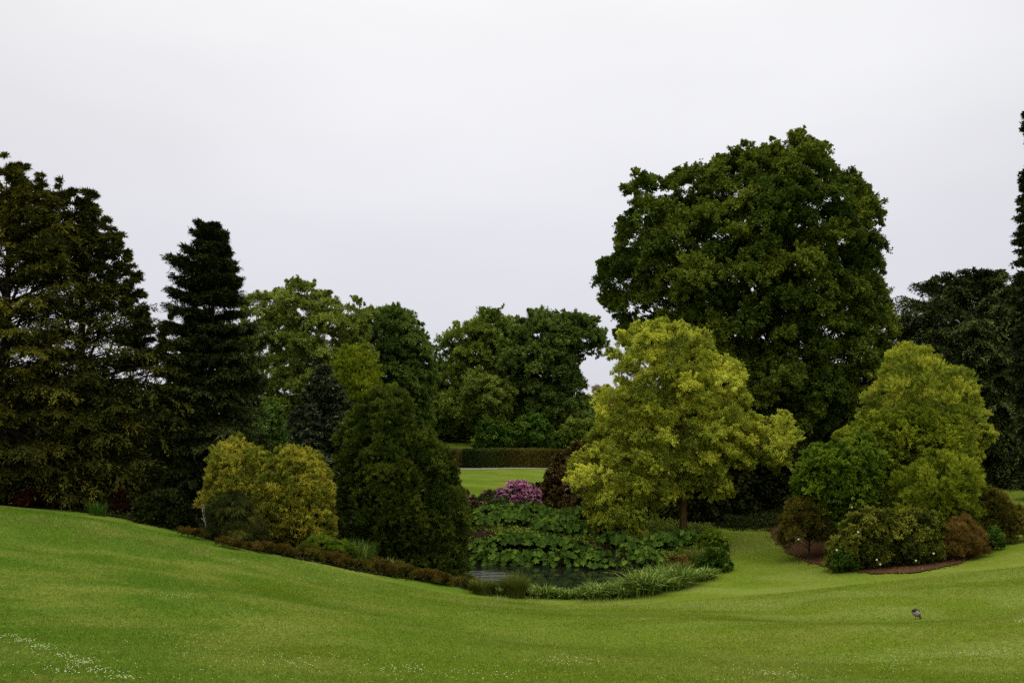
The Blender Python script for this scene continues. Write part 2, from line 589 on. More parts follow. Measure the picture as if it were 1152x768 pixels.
def crown_puffs(poly, y0, kd, r, nmax, inset, shell, gfun, gap=1.2, ragged=0.35):
    """Boughs through the volume that the silhouette encloses: centres and radii. Small ones ragged along the outline."""
    x0, z0 = poly.min(0)
    x1, z1 = poly.max(0)
    cand = rng.uniform((x0, z0), (x1, z1), (nmax * 50, 2))
    e = poly_sd(cand, poly)
    R = e.max()
    inn = e > inset * r
    c1, e1 = cand[inn], e[inn]
    ei = np.maximum(e1 - inset * r * 0.6, 0)
    h = kd * np.sqrt(np.maximum(ei * (2 * R - ei), 0))
    s_ = rng.uniform(0, 1, len(c1)) ** shell * rng.choice([-1, -1, 1], len(c1))
    P1 = np.stack([c1[:, 0], y0 + s_ * h, c1[:, 1]], 1)
    q1 = np.minimum(r * rng.choice([0.7, 0.9, 1.1, 1.45], len(c1)), np.maximum(e1 * 1.15, 0.5 * r))
    out, rad = np.zeros((0, 3)), np.zeros(0)
    for p, q in zip(P1, q1):
        if len(out) >= nmax:
            break
        if len(out) and (((out - p) ** 2).sum(1) < (gap * 0.5 * (rad + q)) ** 2).any():
            continue
        out = np.vstack([out, p]); rad = np.append(rad, q)
    # some outer boughs are missing, small sprigs stick out at the rim
    eo = poly_sd(out[:, [0, 2]], poly)
    keep = ~((eo < 1.2 * r) & (rng.uniform(0, 1, len(out)) < 0.10))
    out, rad = out[keep], rad[keep]
    rim = (e > -0.25 * r) & (e < 0.5 * r)
    c2 = cand[rim]
    n2, lim = 0, int(nmax * ragged)
    for c in c2:
        if n2 >= lim:
            break
        q = r * rng.uniform(0.16, 0.42)
        p = np.array([c[0], y0 + rng.normal(0, 0.28) * kd * R * 0.6, c[1]])
        d_ = np.sqrt(((out - p) ** 2).sum(1)) - rad
        if d_.min() > 0.9 * q or d_.min() < -0.25 * r:
            continue
        out = np.vstack([out, p]); rad = np.append(rad, q)
        n2 += 1
    return out, rad, R


def foliage(puffs, centre, r, nclus, nleaf, L, Wd, style="broad", flat=0.75, tvar=0.22, gmin=None, outb=0.75, upb=0.75, shoots=0.0):
    st = STYLE[style]
    n = len(puffs)
    pr = np.broadcast_to(np.asarray(r, float), (n,))
    rm = pr.mean()
    out_dir = unit(puffs - centre)
    ptint = np.clip(0.5 + rng.normal(0, tvar, n), 0, 1)
    # clusters
    cnt = np.maximum((nclus * np.clip((pr / np.median(pr)) ** 1.7, 0.15, 2.6)).astype(int), 4)
    ci = np.repeat(np.arange(n), cnt)
    dirs = unit(rng.normal(0, 1, (len(ci), 3)) + outb * out_dir[ci] + upb * UP)
    rad = rng.uniform(0, 1, len(ci)) ** 0.33
    off = dirs * (rad * pr[ci])[:, None]
    # boughs are longer than wide, lie flat and hang outwards
    ang_ = np.arctan2(out_dir[:, 1], out_dir[:, 0]) + rng.normal(0, 0.7, n)
    el_, sl_ = rng.uniform(1.05, 1.65, n), rng.normal(0.28, 0.25, n)
    hx, hy = np.cos(ang_)[ci], np.sin(ang_)[ci]
    al, sd_ = off[:, 0] * hx + off[:, 1] * hy, -off[:, 0] * hy + off[:, 1] * hx
    al = al * el_[ci]; sd_ = sd_ * 0.9
    off = np.stack([al * hx - sd_ * hy, al * hy + sd_ * hx, off[:, 2] * flat - sl_[ci] * al * 0.8], 1)
    cp = puffs[ci] + off
    g = unit(dirs + 0.25 * UP + rng.normal(0, 0.35, dirs.shape))
    ct = np.clip(ptint[ci] + rng.normal(0, 0.10, len(ci)), 0, 1)
    # leaves
    if shoots:
        ns = int(n * shoots)
        si = rng.choice(n, ns, p=pr / pr.sum())
        sdir = unit(0.9 * out_dir[si] + 0.55 * UP * (1.0 if style != "thread" else -0.5) + rng.normal(0, 0.45, (ns, 3)))
        k = 5
        si = np.repeat(si, k); sdir = np.repeat(sdir, k, 0)
        f = np.tile(np.linspace(0.75, 1.0, k), ns) * (1 + 0.55 * np.repeat(rng.uniform(0, 1, ns), k))
        cp = np.vstack([cp, puffs[si] + sdir * (f * pr[si])[:, None] * np.array([1, 1, 0.8])])
        dirs = np.vstack([dirs, sdir]); g = np.vstack([g, sdir])
        ct = np.append(ct, np.clip(ptint[si] + 0.05, 0, 1)); ci = np.append(ci, si)
        thin = np.append(np.ones(len(cp) - ns * k), np.full(ns * k, 0.45))
    else:
        thin = np.ones(len(cp))
    li = np.repeat(np.arange(len(cp)), np.maximum((nleaf * np.where(thin < 1, 0.35, 1.0)).astype(int), 3))
    m = len(li)
    thin = thin[li]
    rr = thin * np.minimum(pr[ci][li], np.median(pr))
    ball = unit(rng.normal(0, 1, (m, 3))) * (rng.uniform(0, 1, m) ** 0.5)[:, None]
    base = cp[li] + g[li] * (rng.uniform(0, st["along"], m) * rr)[:, None] + ball * (1.6 * st["spread"] * rr)[:, None]
    A = st["ag"] * g[li] + st["ar"] * rng.normal(0, 1, (m, 3)) + st["au"] * UP
    N = st["nu"] * UP + st["no"] * dirs[li] + st["nr"] * rng.normal(0, 1, (m, 3))
    ln = L * rng.uniform(0.65, 1.3, m)
    V, Q = leaf_quads(base, A, N, ln, Wd * rng.uniform(0.7, 1.2, m))
    t = np.clip(ct[li] + rng.normal(0, 0.12, m), 0, 1)
    if gmin is not None:
        low = V[:, 2].reshape(-1, 4).min(1)
        okq = low > gmin(V[0::4, 0], V[0::4, 1]) + 0.01
        V = V.reshape(-1, 4, 3)[okq].reshape(-1, 3)
        Q = np.arange(len(V)).reshape(-1, 4)
        t = t[okq]
    return V, Q, t


def branchwork(tb, base, top, puffs, r0, nlimb, sides=7, droop=0.0, start=0.25, wob=0.25, spread=0.3):
    base, top = np.asarray(base, float), np.asarray(top, float)
    n = 9
    t = np.linspace(0, 1, n)
    path = base + (top - base) * t[:, None]
    path[1:-1, :2] += rng.normal(0, wob * r0, (n - 2, 2))
    rad = r0 * (1 - 0.85 * t) + 0.01
    rad[0] *= 1.35
    tb.add(path, rad, sides + 2)
    if len(puffs) == 0:
        return
    idx = rng.permutation(len(puffs))[:nlimb]
    H = top[2] - base[2]
    for i in idx:
        p = puffs[i]
        hd = np.hypot(*(p[:2] - base[:2]))
        za = np.clip((p[2] - base[2] - 0.75 * hd) / H, start, 0.95)
        a = base + (top - base) * za
        mid = (a + p) / 2 + np.array([0, 0, 0.18 * hd - droop * hd]) + rng.normal(0, 0.06 * hd + 0.02, 3)
        rr = max(0.25 * r0 * (1 - 0.6 * za), 0.012)
        tb.add(bez(a, mid, p, 7), np.linspace(rr, rr * 0.25, 7), 5)
        for k in range(3):
            q = p + rng.uniform(-1, 1, 3) * spread
            s = bez(a, mid, p, 7)[rng.integers(3, 6)]
            tb.add(bez(s, (s + q) / 2 + [0, 0, 0.05 * hd], q, 4), np.linspace(rr * 0.4, rr * 0.12, 4), 4)


def plant(name, label, cat, outline, d, mat, r, nmax, nclus, nleaf, L, Wd, style="broad", kd=0.9, inset=0.55, shell=0.4,
          trunk=None, trunk_r=None, bark=None, nlimb=20, flat=0.62, tvar=0.22, group=None, crown="crown", woodname="trunk",
          outb=0.75, upb=0.75, gap=1.2, ragged=0.35, rough=0.5, shoots=1.6, seed=0, top=0.75, base=None):
    """A tree or shrub: Empty at the base > wood, crown. Foliage fills the volume that the silhouette encloses."""
    global rng
    rng = np.random.default_rng(zlib.crc32(label.encode()) + seed)
    poly = roughen(outline_world(outline, d), r, rough)
    xs = W(trunk, 500, d)[0] if trunk is not None else poly[:, 0].mean()
    gz = g1(xs, d)
    root = thing(name, (xs, d, gz), label, cat, group)
    b = np.array([xs, d, gz])
    puffs, prad, R = crown_puffs(poly, d, kd, r, nmax, inset, shell, ground, gap, ragged)
    gz_p = ground(puffs[:, 0], puffs[:, 1])
    okp = puffs[:, 2] > gz_p + 0.1
    puffs, prad = puffs[okp], prad[okp]
    centre = np.array([poly[:, 0].mean(), d, poly[:, 1].min() * 0.6 + poly[:, 1].max() * 0.4])
    V, Q, t = foliage(puffs, centre, prad, nclus, nleaf, L, Wd, style, flat, tvar, ground, outb, upb, shoots)
    mesh_np(crown, V - b, Q, mat, root, tint=t)
    zt = b[2] + (poly[:, 1].max() - b[2]) * top
    tb = Tubes()
    tr = trunk_r or max(0.012 * (zt - b[2]) * 1.6, 0.02)
    k = poly_sd(np.array([[xs, zt]]), poly)[0] > 0
    topx = xs if k else 0.5 * (xs + poly[:, 0].mean())
    branchwork(tb, b - [0, 0, 0.15], np.array([topx, d, zt]), puffs[prad > 0.6 * r], tr, nlimb, spread=0.5 * r)
    o = tb.build(woodname, bark or M_BARK, root)
    for v in o.data.vertices:
        v.co -= __import__("mathutils").Vector(b)
    return root


def conifer(name, label, outline, d, trunk, mat, bark, nb, ntwig, nleaf, L, Wd, rise=0.15, droop=0.35, tw=0.36, hang=0.25, kd=0.9,
            tiers=None, zlow=None, trunk_r=0.3, group=None, nup=0.9, tvar=0.2, lvar=(0.72, 1.04), dead=0, cat="tree", ang=(0.5, 1.1), tipup=0.0, leaders=(), zexp=1.05, sharp=0.10, airy=0.0):
    global rng
    rng = np.random.default_rng(zlib.crc32(label.encode()))
    poly = outline_world(outline, d)
    xt = W(trunk, 500, d)[0]
    gz = g1(xt, d)
    b = np.array([xt, d, gz])
    root = thing(name, tuple(b), label, cat, group)
    ztop = poly[:, 1].max()
    zbot = max(poly[:, 1].min(), gz + 0.4) if zlow is None else zlow
    # scanline extents of the silhouette
    zs = np.linspace(zbot, ztop - 0.05, 160)
    xl, xr = np.zeros(160), np.zeros(160)
    for i, z in enumerate(zs):
        xsx = []
        for k in range(len(poly)):
            a, c = poly[k], poly[(k + 1) % len(poly)]
            if (a[1] > z) != (c[1] > z):
                xsx.append(a[0] + (c[0] - a[0]) * (z - a[1]) / (c[1] - a[1]))
        if xsx:
            xl[i], xr[i] = min(xsx), max(xsx)
        else:
            xl[i] = xr[i] = xt
    zb = zbot + (ztop - zbot) * (rng.uniform(0, 1, nb) ** zexp)
    if tiers:
        k = np.round((zb - zbot) / tiers)
        zb = zbot + k * tiers + rng.normal(0, tiers * sharp, nb)
        zb = np.minimum(zb, ztop - 0.15)
    phi = rng.uniform(0, 2 * math.pi, nb)
    el, er = np.interp(zb, zs, xt - xl), np.interp(zb, zs, xr - xt)
    ex = np.where(np.cos(phi) > 0, er, el)
    ey = 0.5 * (el + er) * kd
    Lb = np.maximum(np.sqrt((ex * np.cos(phi)) ** 2 + (ey * np.sin(phi)) ** 2), 0.15) * rng.uniform(*lvar, nb)
    dh = np.stack([np.cos(phi), np.sin(phi), np.zeros(nb)], 1)
    sd = np.stack([-np.sin(phi), np.cos(phi), np.zeros(nb)], 1)
    hfr = (zb - zbot) / (ztop - zbot)
    rs = rise + 0.75 * hfr ** 2 + rng.normal(0, 0.08, nb)
    dr = droop * (1 - 0.6 * hfr) + rng.normal(0, 0.06, nb)
    ox, oy = np.full(nb, xt), np.full(nb, float(d))
    for lx, ly in leaders:                      # extra leading shoots give the ragged top its spikes
        k = 40
        off = rng.normal(0, 0.7)
        tip = W(lx, ly, d + off)
        dz = 4.2 * rng.uniform(0, 1, k) ** 0.8
        zb = np.append(zb, tip[2] - dz)
        ph = rng.uniform(0, 2 * math.pi, k)
        phi = np.append(phi, ph)
        Lb = np.append(Lb, 0.06 + 0.21 * dz * rng.uniform(0.5, 1.2, k))
        ox = np.append(ox, np.full(k, tip[0])); oy = np.append(oy, np.full(k, d + off))
        dh = np.vstack([dh, np.stack([np.cos(ph), np.sin(ph), 0 * ph], 1)])
        sd = np.vstack([sd, np.stack([-np.sin(ph), np.cos(ph), 0 * ph], 1)])
        rs = np.append(rs, 0.75 + rng.normal(0, 0.1, k)); dr = np.append(dr, 0.25 + rng.normal(0, 0.05, k))
    nmain, nb = nb, len(zb)
    # branch start lower so that its tip ends near the sampled height
    zst = zb - np.maximum(rs - dr, -0.1) * Lb * 0.9
    zst = np.clip(zst, gz + 0.3, max(ztop, zb.max()) - 0.05)

    def at(i, t):
        return np.stack([ox[i] + dh[i, 0] * Lb[i] * t, oy[i] + dh[i, 1] * Lb[i] * t,
                         zst[i] + Lb[i] * (rs[i] * t - dr[i] * t * t + tipup * t ** 4)], 1)
    bt = np.clip(0.5 + rng.normal(0, tvar, nb), 0, 1)
    ti = np.repeat(np.arange(nb), ntwig)
    t0 = rng.uniform(0.12, 1.0, len(ti)) ** 0.75
    side = rng.choice([-1.0, 1.0], len(ti))
    an = rng.uniform(*ang, len(ti))
    tdir = dh[ti] * np.cos(an)[:, None] + sd[ti] * (np.sin(an) * side)[:, None]
    tdir[:, 2] = (rs[ti] - 2 * dr[ti] * t0) * 0.6 + rng.normal(0, 0.10, len(ti))
    tl = (tw * Lb[ti] * (1.15 - t0) + 0.12 * Lb[ti] + 0.12) * rng.uniform(0.6, 1.15, len(ti))
    tp = at(ti, t0)
    li = np.repeat(np.arange(len(ti)), nleaf)
    m = len(li)
    u = rng.uniform(0, 1, m)
    P = tp[li] + tdir[li] * (u * tl[li])[:, None]
    P[:, 2] -= hang * tl[li] * u * u
    P += rng.normal(0, 0.035, (m, 3)) * np.array([1, 1, 0.7])
    A = tdir[li] * 0.8 + rng.normal(0, 0.38, (m, 3))
    A[:, 2] -= hang * u * 1.2
    N = nup * UP + rng.normal(0, 0.38, (m, 3))
    V, Q = leaf_quads(P, A, N, L * rng.uniform(0.6, 1.3, m), Wd * rng.uniform(0.7, 1.3, m), 0.1)
    t = np.clip(bt[ti][li] + rng.normal(0, 0.14, m), 0, 1)
    low = V[:, 2].reshape(-1, 4).min(1)
    ok = low > ground(V[0::4, 0], V[0::4, 1]) + 0.02
    if airy:                                    # thinner, more see-through sprays towards the top
        hf = (V[0::4, 2] - zbot) / (ztop - zbot)
        thin_t = rng.uniform(0, 1, len(ti)) < airy * np.clip((hf.reshape(len(ti), -1).mean(1) - 0.25) * 1.8, 0, 1)
        ok &= ~thin_t[li]
    V = V.reshape(-1, 4, 3)[ok].reshape(-1, 3)
    mesh_np("crown", V - b, np.arange(len(V)).reshape(-1, 4), mat, root, tint=t[ok])
    tb = Tubes()
    hh = np.linspace(0, 1, 8)
    tb.add(np.stack([np.zeros(8), np.zeros(8), -0.2 + hh * (ztop - gz - 0.3)], 1), trunk_r * (1 - 0.93 * hh), 9)
    for j, (lx, ly) in enumerate(leaders):
        i = nmain + 40 * j
        e_ = W(lx, ly, oy[i]) - b - [0, 0, 0.45]
        tb.add(bez(np.array([0, 0, max(e_[2] - 5.0 - abs(e_[0]), 0.5)]), np.array([e_[0] * 0.8, e_[1] * 0.8, e_[2] - 3.5]), e_, 8), np.linspace(0.09, 0.012, 8), 5)
    for i in range(nb):
        q = at(np.full(5, i), np.linspace(0, 0.95, 5)) - b
        rr = max(0.010 * Lb[i], 0.012)
        tb.add(q, np.linspace(rr, rr * 0.25, 5), 4)
    tb.build("trunk", bark, root)
    if dead:
        td = Tubes()
        for i in range(dead):
            a = rng.uniform(0, 2 * math.pi)
            ln = rng.uniform(1.5, 3.6)
            z0 = rng.uniform(0.8, 4.5)
            p0 = np.array([0, 0, z0]); p2 = np.array([math.cos(a) * ln, math.sin(a) * ln, z0 - rng.uniform(0.3, 1.6)])
            if g1(xt + p2[0], d + p2[1]) - gz > p2[2] - 0.1:
                continue
            pts = bez(p0, (p0 + p2) / 2 + [0, 0, rng.uniform(0.1, 0.6)], p2, 6)
            td.add(pts, np.linspace(0.03, 0.008, 6), 4)
            for k in range(5):
                s = pts[rng.integers(2, 6)]
                td.add(bez(s, s + rng.normal(0, 0.2, 3), s + rng.normal(0, 0.35, 3) - [0, 0, rng.uniform(0.2, 0.8)], 4), np.linspace(0.012, 0.005, 4), 3)
        td.build("dead_branch", M_BARKP, root)
    return root


def blades(base, n, h, spread, width, lean, tmean=0.5, nseg=3, curve=1.0):
    """Arching strap leaves from one crown; returns verts, quads, tint."""
    base = np.asarray(base, float)
    a = rng.uniform(0, 2 * math.pi, n)
    rr = spread * np.sqrt(rng.uniform(0, 1, n))
    P0 = base + np.stack([np.cos(a) * rr, np.sin(a) * rr, np.zeros(n)], 1)
    P0[:, 2] = ground(P0[:, 0], P0[:, 1]) - 0.02
    a2 = a + rng.normal(0, 0.7, n)
    ln = lean * rng.uniform(0.2, 1.2, n)
    hh = h * rng.uniform(0.55, 1.15, n)
    D = np.stack([np.cos(a2), np.sin(a2), np.zeros(n)], 1)
    S = np.stack([-np.sin(a2), np.cos(a2), np.zeros(n)], 1)
    ts = np.linspace(0, 1, nseg + 1)
    rows = []
    for t in ts:
        c = P0 + D * (hh * ln * t ** 1.8)[:, None] + UP * (hh * (t - 0.38 * curve * ln * t ** 3))[:, None]
        w = width * (1 - t ** 2.2) * 0.5 + 0.001
        rows.append(c + S * w); rows.append(c - S * w)
    V = np.stack(rows, 1).reshape(-1, 3)
    k = 2 * (nseg + 1)
    q = np.array([[2 * j, 2 * j + 1, 2 * j + 3, 2 * j + 2] for j in range(nseg)])
    Q = (np.arange(n)[:, None, None] * k + q[None]).reshape(-1, 4)
    t = np.repeat(np.clip(tmean + rng.normal(0, 0.22, n), 0, 1), nseg)
    return V, Q, t


def merge(parts):
    Vs, Qs, Ts, n = [], [], [], 0
    for V, Q, t in parts:
        Vs.append(V); Qs.append(Q + n); Ts.append(t); n += len(V)
    return np.vstack(Vs), np.vstack(Qs), np.concatenate(Ts)


# ------------------------------------------------------------------ the setting: ground, pond, path, beds
def axis(lo, hi, fine, flo, fhi, far):
    a = np.arange(flo, fhi + 1e-6, fine)
    l, s = [], fine
    x = flo
    while x > lo:
        s *= 1.25; x -= s; l.append(x)
    r, s = [], fine
    x = fhi
    while x < hi:
        s *= 1.25; x += s; r.append(x)
    return np.array(l[::-1] + list(a) + r)


gx = axis(-2500, 2500, 0.5, -42, 46, 0)
gy = axis(-300, 4000, 0.5, 5, 118, 0)
GX, GY = np.meshgrid(gx, gy)
GZ = ground(GX.ravel(), GY.ravel())
nx, ny = len(gx), len(gy)
ii, jj = np.meshgrid(np.arange(nx - 1), np.arange(ny - 1))
q0 = (jj * nx + ii).ravel()
mesh_np("ground", np.stack([GX.ravel(), GY.ravel(), GZ], 1), np.stack([q0, q0 + 1, q0 + nx + 1, q0 + nx], 1), M_LAWN, smooth=True)
tag(bpy.data.objects["ground"], "rolling mown lawn of the park dipping to the pond", "lawn", kind="structure")


def sheet(name, poly, dz, mat, step=0.2, zconst=None, label=None, cat=None, rough=0.0):
    lo, hi = poly.min(0) - step, poly.max(0) + step
    xs, ys = np.arange(lo[0], hi[0], step), np.arange(lo[1], hi[1], step)
    X, Y = np.meshgrid(xs, ys)
    ins = (poly_sd(np.stack([X.ravel(), Y.ravel()], 1), poly) + rough * np.sin(X.ravel() * 3.1) * np.cos(Y.ravel() * 2.3)).reshape(X.shape) > 0
    keep = ins[:-1, :-1] & ins[1:, :-1] & ins[:-1, 1:] & ins[1:, 1:]
    Z = ground(X.ravel(), Y.ravel()) + dz if zconst is None else np.full(X.size, zconst)
    n = len(xs)
    i, j = np.nonzero(keep)
    q = i * n + j
    Q = np.stack([q, q + 1, q + n + 1, q + n], 1)
    use = np.unique(Q)
    mp = np.full(X.size, -1)
    mp[use] = np.arange(len(use))
    V = np.stack([X.ravel(), Y.ravel(), Z], 1)[use]
    o = mesh_np(name, V, mp[Q], mat, smooth=True)
    tag(o, label, cat, kind="structure")
    return o


sheet("pond_water", POND + unit(POND - POND.mean(0)) * 0.5, 0, M_WATER, 0.25, POND_Z, "dark pond reflecting the planting on its far bank", "pond")


def pxpoly(pts):
    return np.array([hit(px, py)[:2] for px, py in pts])


# gravel path in front of the hedge
pp = np.array([W(470, 527, 98.6)[:2], W(720, 526, 100.0)[:2], W(720, 526, 101.0)[:2], W(470, 527, 100.1)[:2]])
sheet("path", pp, 0.03, M_GRAVEL, 0.25, None, "pale gravel path along the foot of the clipped hedge", "path")

LBED = [(-200, 568), (-60, 569), (30, 578), (90, 588), (150, 598), (210, 612), (260, 620), (320, 631), (400, 648), (470, 659), (530, 668)]
lb = [hit(px, py - (12 if px < 215 else 5))[:2] for px, py in LBED]
lb += [W(560, 655, 46)[:2], W(500, 640, 50)[:2], W(500, 600, 57)[:2], W(380, 600, 60)[:2], W(240, 600, 66)[:2], W(60, 600, 72)[:2], W(-250, 600, 72)[:2]]
LB = np.array(lb)
sheet("bed_soil", LB, 0.05, M_SOIL, 0.2, None, "dark leaf littered soil under the conifers", "soil", 0.12)
IB = pxpoly([(862, 597), (872, 613), (896, 629), (932, 641), (985, 647), (1036, 645), (1078, 636), (1110, 621), (1138, 606), (1148, 592),
             (1140, 578), (1090, 566), (1000, 562), (930, 566), (884, 580)])
sheet("island_soil", IB, 0.05, M_MULCH, 0.2, None, "reddish bark mulch of the island bed", "soil", 0.12)
BB = np.array([W(440, 600, 52.8)[:2], W(500, 600, 54.0)[:2], W(560, 600, 54.0)[:2], W(640, 600, 53.0)[:2], W(690, 600, 51.6)[:2], W(714, 600, 49.0)[:2], W(715, 600, 47.0)[:2], W(790, 600, 47.5)[:2],
               W(812, 600, 51)[:2], W(815, 600, 57)[:2], W(790, 600, 61)[:2], W(700, 600, 63.5)[:2], W(620, 600, 63)[:2], W(560, 600, 62.6)[:2], W(440, 600, 61)[:2]])
sheet("bank_soil", BB, 0.05, M_SOIL, 0.2, None, "dark soil of the planted pond bank", "soil", 0.1)

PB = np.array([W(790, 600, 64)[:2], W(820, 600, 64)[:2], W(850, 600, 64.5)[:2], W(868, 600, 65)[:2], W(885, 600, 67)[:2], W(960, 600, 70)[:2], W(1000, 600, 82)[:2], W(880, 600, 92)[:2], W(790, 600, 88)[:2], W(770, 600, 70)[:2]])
sheet("plane_shade", PB, 0.04, M_SHADE, 0.2, None, "dark sheet painting the shade on the lawn under the great plane", "soil", 0.35)  # dark sheet paints the crown's shade onto the lawn

# ------------------------------------------------------------------ foliage materials
F_HEML = leaf_mat("needles_brown_olive", (0.025, 0.028, 0.008), (0.060, 0.062, 0.014), (0.138, 0.128, 0.022), 0.15, 0.02)
F_HEMD = leaf_mat("needles_dark_olive", (0.019, 0.026, 0.007), (0.044, 0.052, 0.012), (0.098, 0.096, 0.019), 0.15, 0.02)
F_SPRU = leaf_mat("needles_black_green", (0.013, 0.019, 0.007), (0.025, 0.036, 0.013), (0.064, 0.081, 0.029), 0.08, 0.03)
F_BLUE = leaf_mat("needles_blue_green", (0.017, 0.025, 0.016), (0.043, 0.058, 0.037), (0.120, 0.138, 0.096), 0.08, 0.04)
F_DOME = leaf_mat("needles_bronze_green", (0.021, 0.035, 0.007), (0.055, 0.080, 0.014), (0.124, 0.147, 0.026), 0.20, 0.02)
F_GOLD = leaf_mat("needles_golden", (0.086, 0.109, 0.020), (0.244, 0.253, 0.039), (0.487, 0.421, 0.073), 0.25, 0.02)
F_WEEP = leaf_mat("threads_olive", (0.01, 0.016, 0.005), (0.024, 0.032, 0.009), (0.085, 0.08, 0.018), 0.10, 0.02)
F_PLANE = leaf_mat("leaves_dark_green", (0.031, 0.056, 0.009), (0.070, 0.104, 0.015), (0.148, 0.180, 0.026), 0.28, 0.04)
F_FAR1 = leaf_mat("leaves_pale_olive", (0.067, 0.096, 0.019), (0.140, 0.182, 0.037), (0.244, 0.279, 0.070), 0.35, 0.03)
F_FAR2 = leaf_mat("leaves_far_green", (0.055, 0.086, 0.015), (0.118, 0.164, 0.027), (0.207, 0.258, 0.054), 0.30, 0.03)
F_FAR3 = leaf_mat("leaves_far_dark", (0.036, 0.061, 0.015), (0.073, 0.114, 0.025), (0.141, 0.187, 0.049), 0.30, 0.03)
F_LIME = leaf_mat("leaves_yellow_green", (0.084, 0.125, 0.010), (0.150, 0.188, 0.015), (0.228, 0.250, 0.024), 0.30, 0.02)
F_FRESH = leaf_mat("leaves_fresh_green", (0.045, 0.095, 0.018), (0.085, 0.15, 0.030), (0.15, 0.22, 0.055), 0.2, 0.03)
F_YELL = leaf_mat("leaves_golden_yellow", (0.131, 0.161, 0.027), (0.288, 0.329, 0.045), (0.549, 0.560, 0.094), 0.38, 0.03)
F_YELL2 = leaf_mat("leaves_lime_gold", (0.128, 0.169, 0.029), (0.243, 0.290, 0.040), (0.461, 0.466, 0.077), 0.36, 0.03)
F_SHRUB = leaf_mat("leaves_laurel", (0.025, 0.057, 0.008), (0.053, 0.108, 0.016), (0.103, 0.169, 0.026), 0.20, 0.05)
F_ISLE = leaf_mat("leaves_olive_shrub", (0.076, 0.108, 0.010), (0.158, 0.202, 0.019), (0.289, 0.322, 0.037), 0.30, 0.03)
F_ISLEG = leaf_mat("leaves_mid_green_shrub", (0.048, 0.092, 0.010), (0.106, 0.169, 0.019), (0.204, 0.270, 0.035), 0.30, 0.03)
F_ISLED = leaf_mat("leaves_dull_olive_shrub", (0.036, 0.048, 0.008), (0.088, 0.104, 0.016), (0.20, 0.205, 0.036), 0.25, 0.03)
F_RUST = leaf_mat("twigs_rust", (0.066, 0.043, 0.014), (0.138, 0.089, 0.029), (0.240, 0.150, 0.054), 0.20, 0.02)
F_BROWN = leaf_mat("leaves_brown_green", (0.054, 0.049, 0.011), (0.102, 0.091, 0.020), (0.174, 0.150, 0.035), 0.20, 0.02)
F_COPP = leaf_mat("leaves_copper", (0.026, 0.019, 0.008), (0.062, 0.043, 0.017), (0.115, 0.076, 0.03), 0.12, 0.03)
F_CEDAR = leaf_mat("needles_cedar", (0.017, 0.026, 0.010), (0.046, 0.062, 0.024), (0.150, 0.180, 0.072), 0.10, 0.03)
F_HEDG = leaf_mat("hedge_yew", (0.017, 0.029, 0.010), (0.036, 0.050, 0.014), (0.066, 0.084, 0.024), 0.10, 0.03)
F_HEDB = leaf_mat("hedge_beech_brown", (0.045, 0.042, 0.012), (0.085, 0.076, 0.020), (0.13, 0.108, 0.032), 0.1, 0.03)
F_HEDR = leaf_mat("hedge_russet", (0.050, 0.034, 0.014), (0.085, 0.060, 0.026), (0.13, 0.09, 0.04), 0.1, 0.03)
F_GUNN = leaf_mat("gunnera_leaf", (0.014, 0.034, 0.004), (0.042, 0.084, 0.01), (0.115, 0.175, 0.024), 0.20, 0.05, 0.5)
F_GUNS = leaf_mat("gunnera_stalk", (0.035, 0.045, 0.015), (0.06, 0.07, 0.025), (0.10, 0.075, 0.035), 0.05, 0.04)
F_STRAP = leaf_mat("strap_leaf", (0.025, 0.055, 0.01), (0.085, 0.14, 0.026), (0.33, 0.38, 0.13), 0.2, 0.05)
F_TUFT = leaf_mat("tuft_olive", (0.04, 0.055, 0.012), (0.085, 0.10, 0.020), (0.15, 0.155, 0.045), 0.15, 0.03)
F_HEATH = leaf_mat("heather_brown", (0.042, 0.03, 0.008), (0.085, 0.06, 0.016), (0.15, 0.098, 0.028), 0.1, 0.02)
F_HEATHO = leaf_mat("heather_olive", (0.044, 0.044, 0.008), (0.09, 0.084, 0.016), (0.15, 0.13, 0.03), 0.1, 0.02)
F_PINK = leaf_mat("rhododendron_blossom", (0.22, 0.06, 0.20), (0.38, 0.14, 0.35), (0.60, 0.32, 0.55), 0.15, 0.02)
F_PINKD = leaf_mat("rhododendron_fading", (0.09, 0.04, 0.045), (0.17, 0.085, 0.1), (0.3, 0.19, 0.2), 0.15, 0.02)
F_RHOD = leaf_mat("rhododendron_leaf", (0.016, 0.034, 0.010), (0.034, 0.060, 0.018), (0.065, 0.095, 0.03), 0.1, 0.05)
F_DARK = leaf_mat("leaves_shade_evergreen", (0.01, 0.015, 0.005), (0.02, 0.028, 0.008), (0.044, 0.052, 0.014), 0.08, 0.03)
F_REDD = leaf_mat("leaves_dark_red", (0.013, 0.005, 0.003), (0.025, 0.008, 0.005), (0.052, 0.015, 0.008), 0.1, 0.03)
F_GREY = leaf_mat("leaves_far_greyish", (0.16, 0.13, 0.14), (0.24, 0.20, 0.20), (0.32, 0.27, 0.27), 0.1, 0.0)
F_WHITE = leaf_mat("petals_white", (0.55, 0.55, 0.50), (0.7, 0.7, 0.66), (0.8, 0.8, 0.78), 0.1, 0.0)
F_DRY = leaf_mat("grass_pale", (0.12, 0.155, 0.04), (0.20, 0.235, 0.07), (0.32, 0.32, 0.14), 0.3, 0.02)

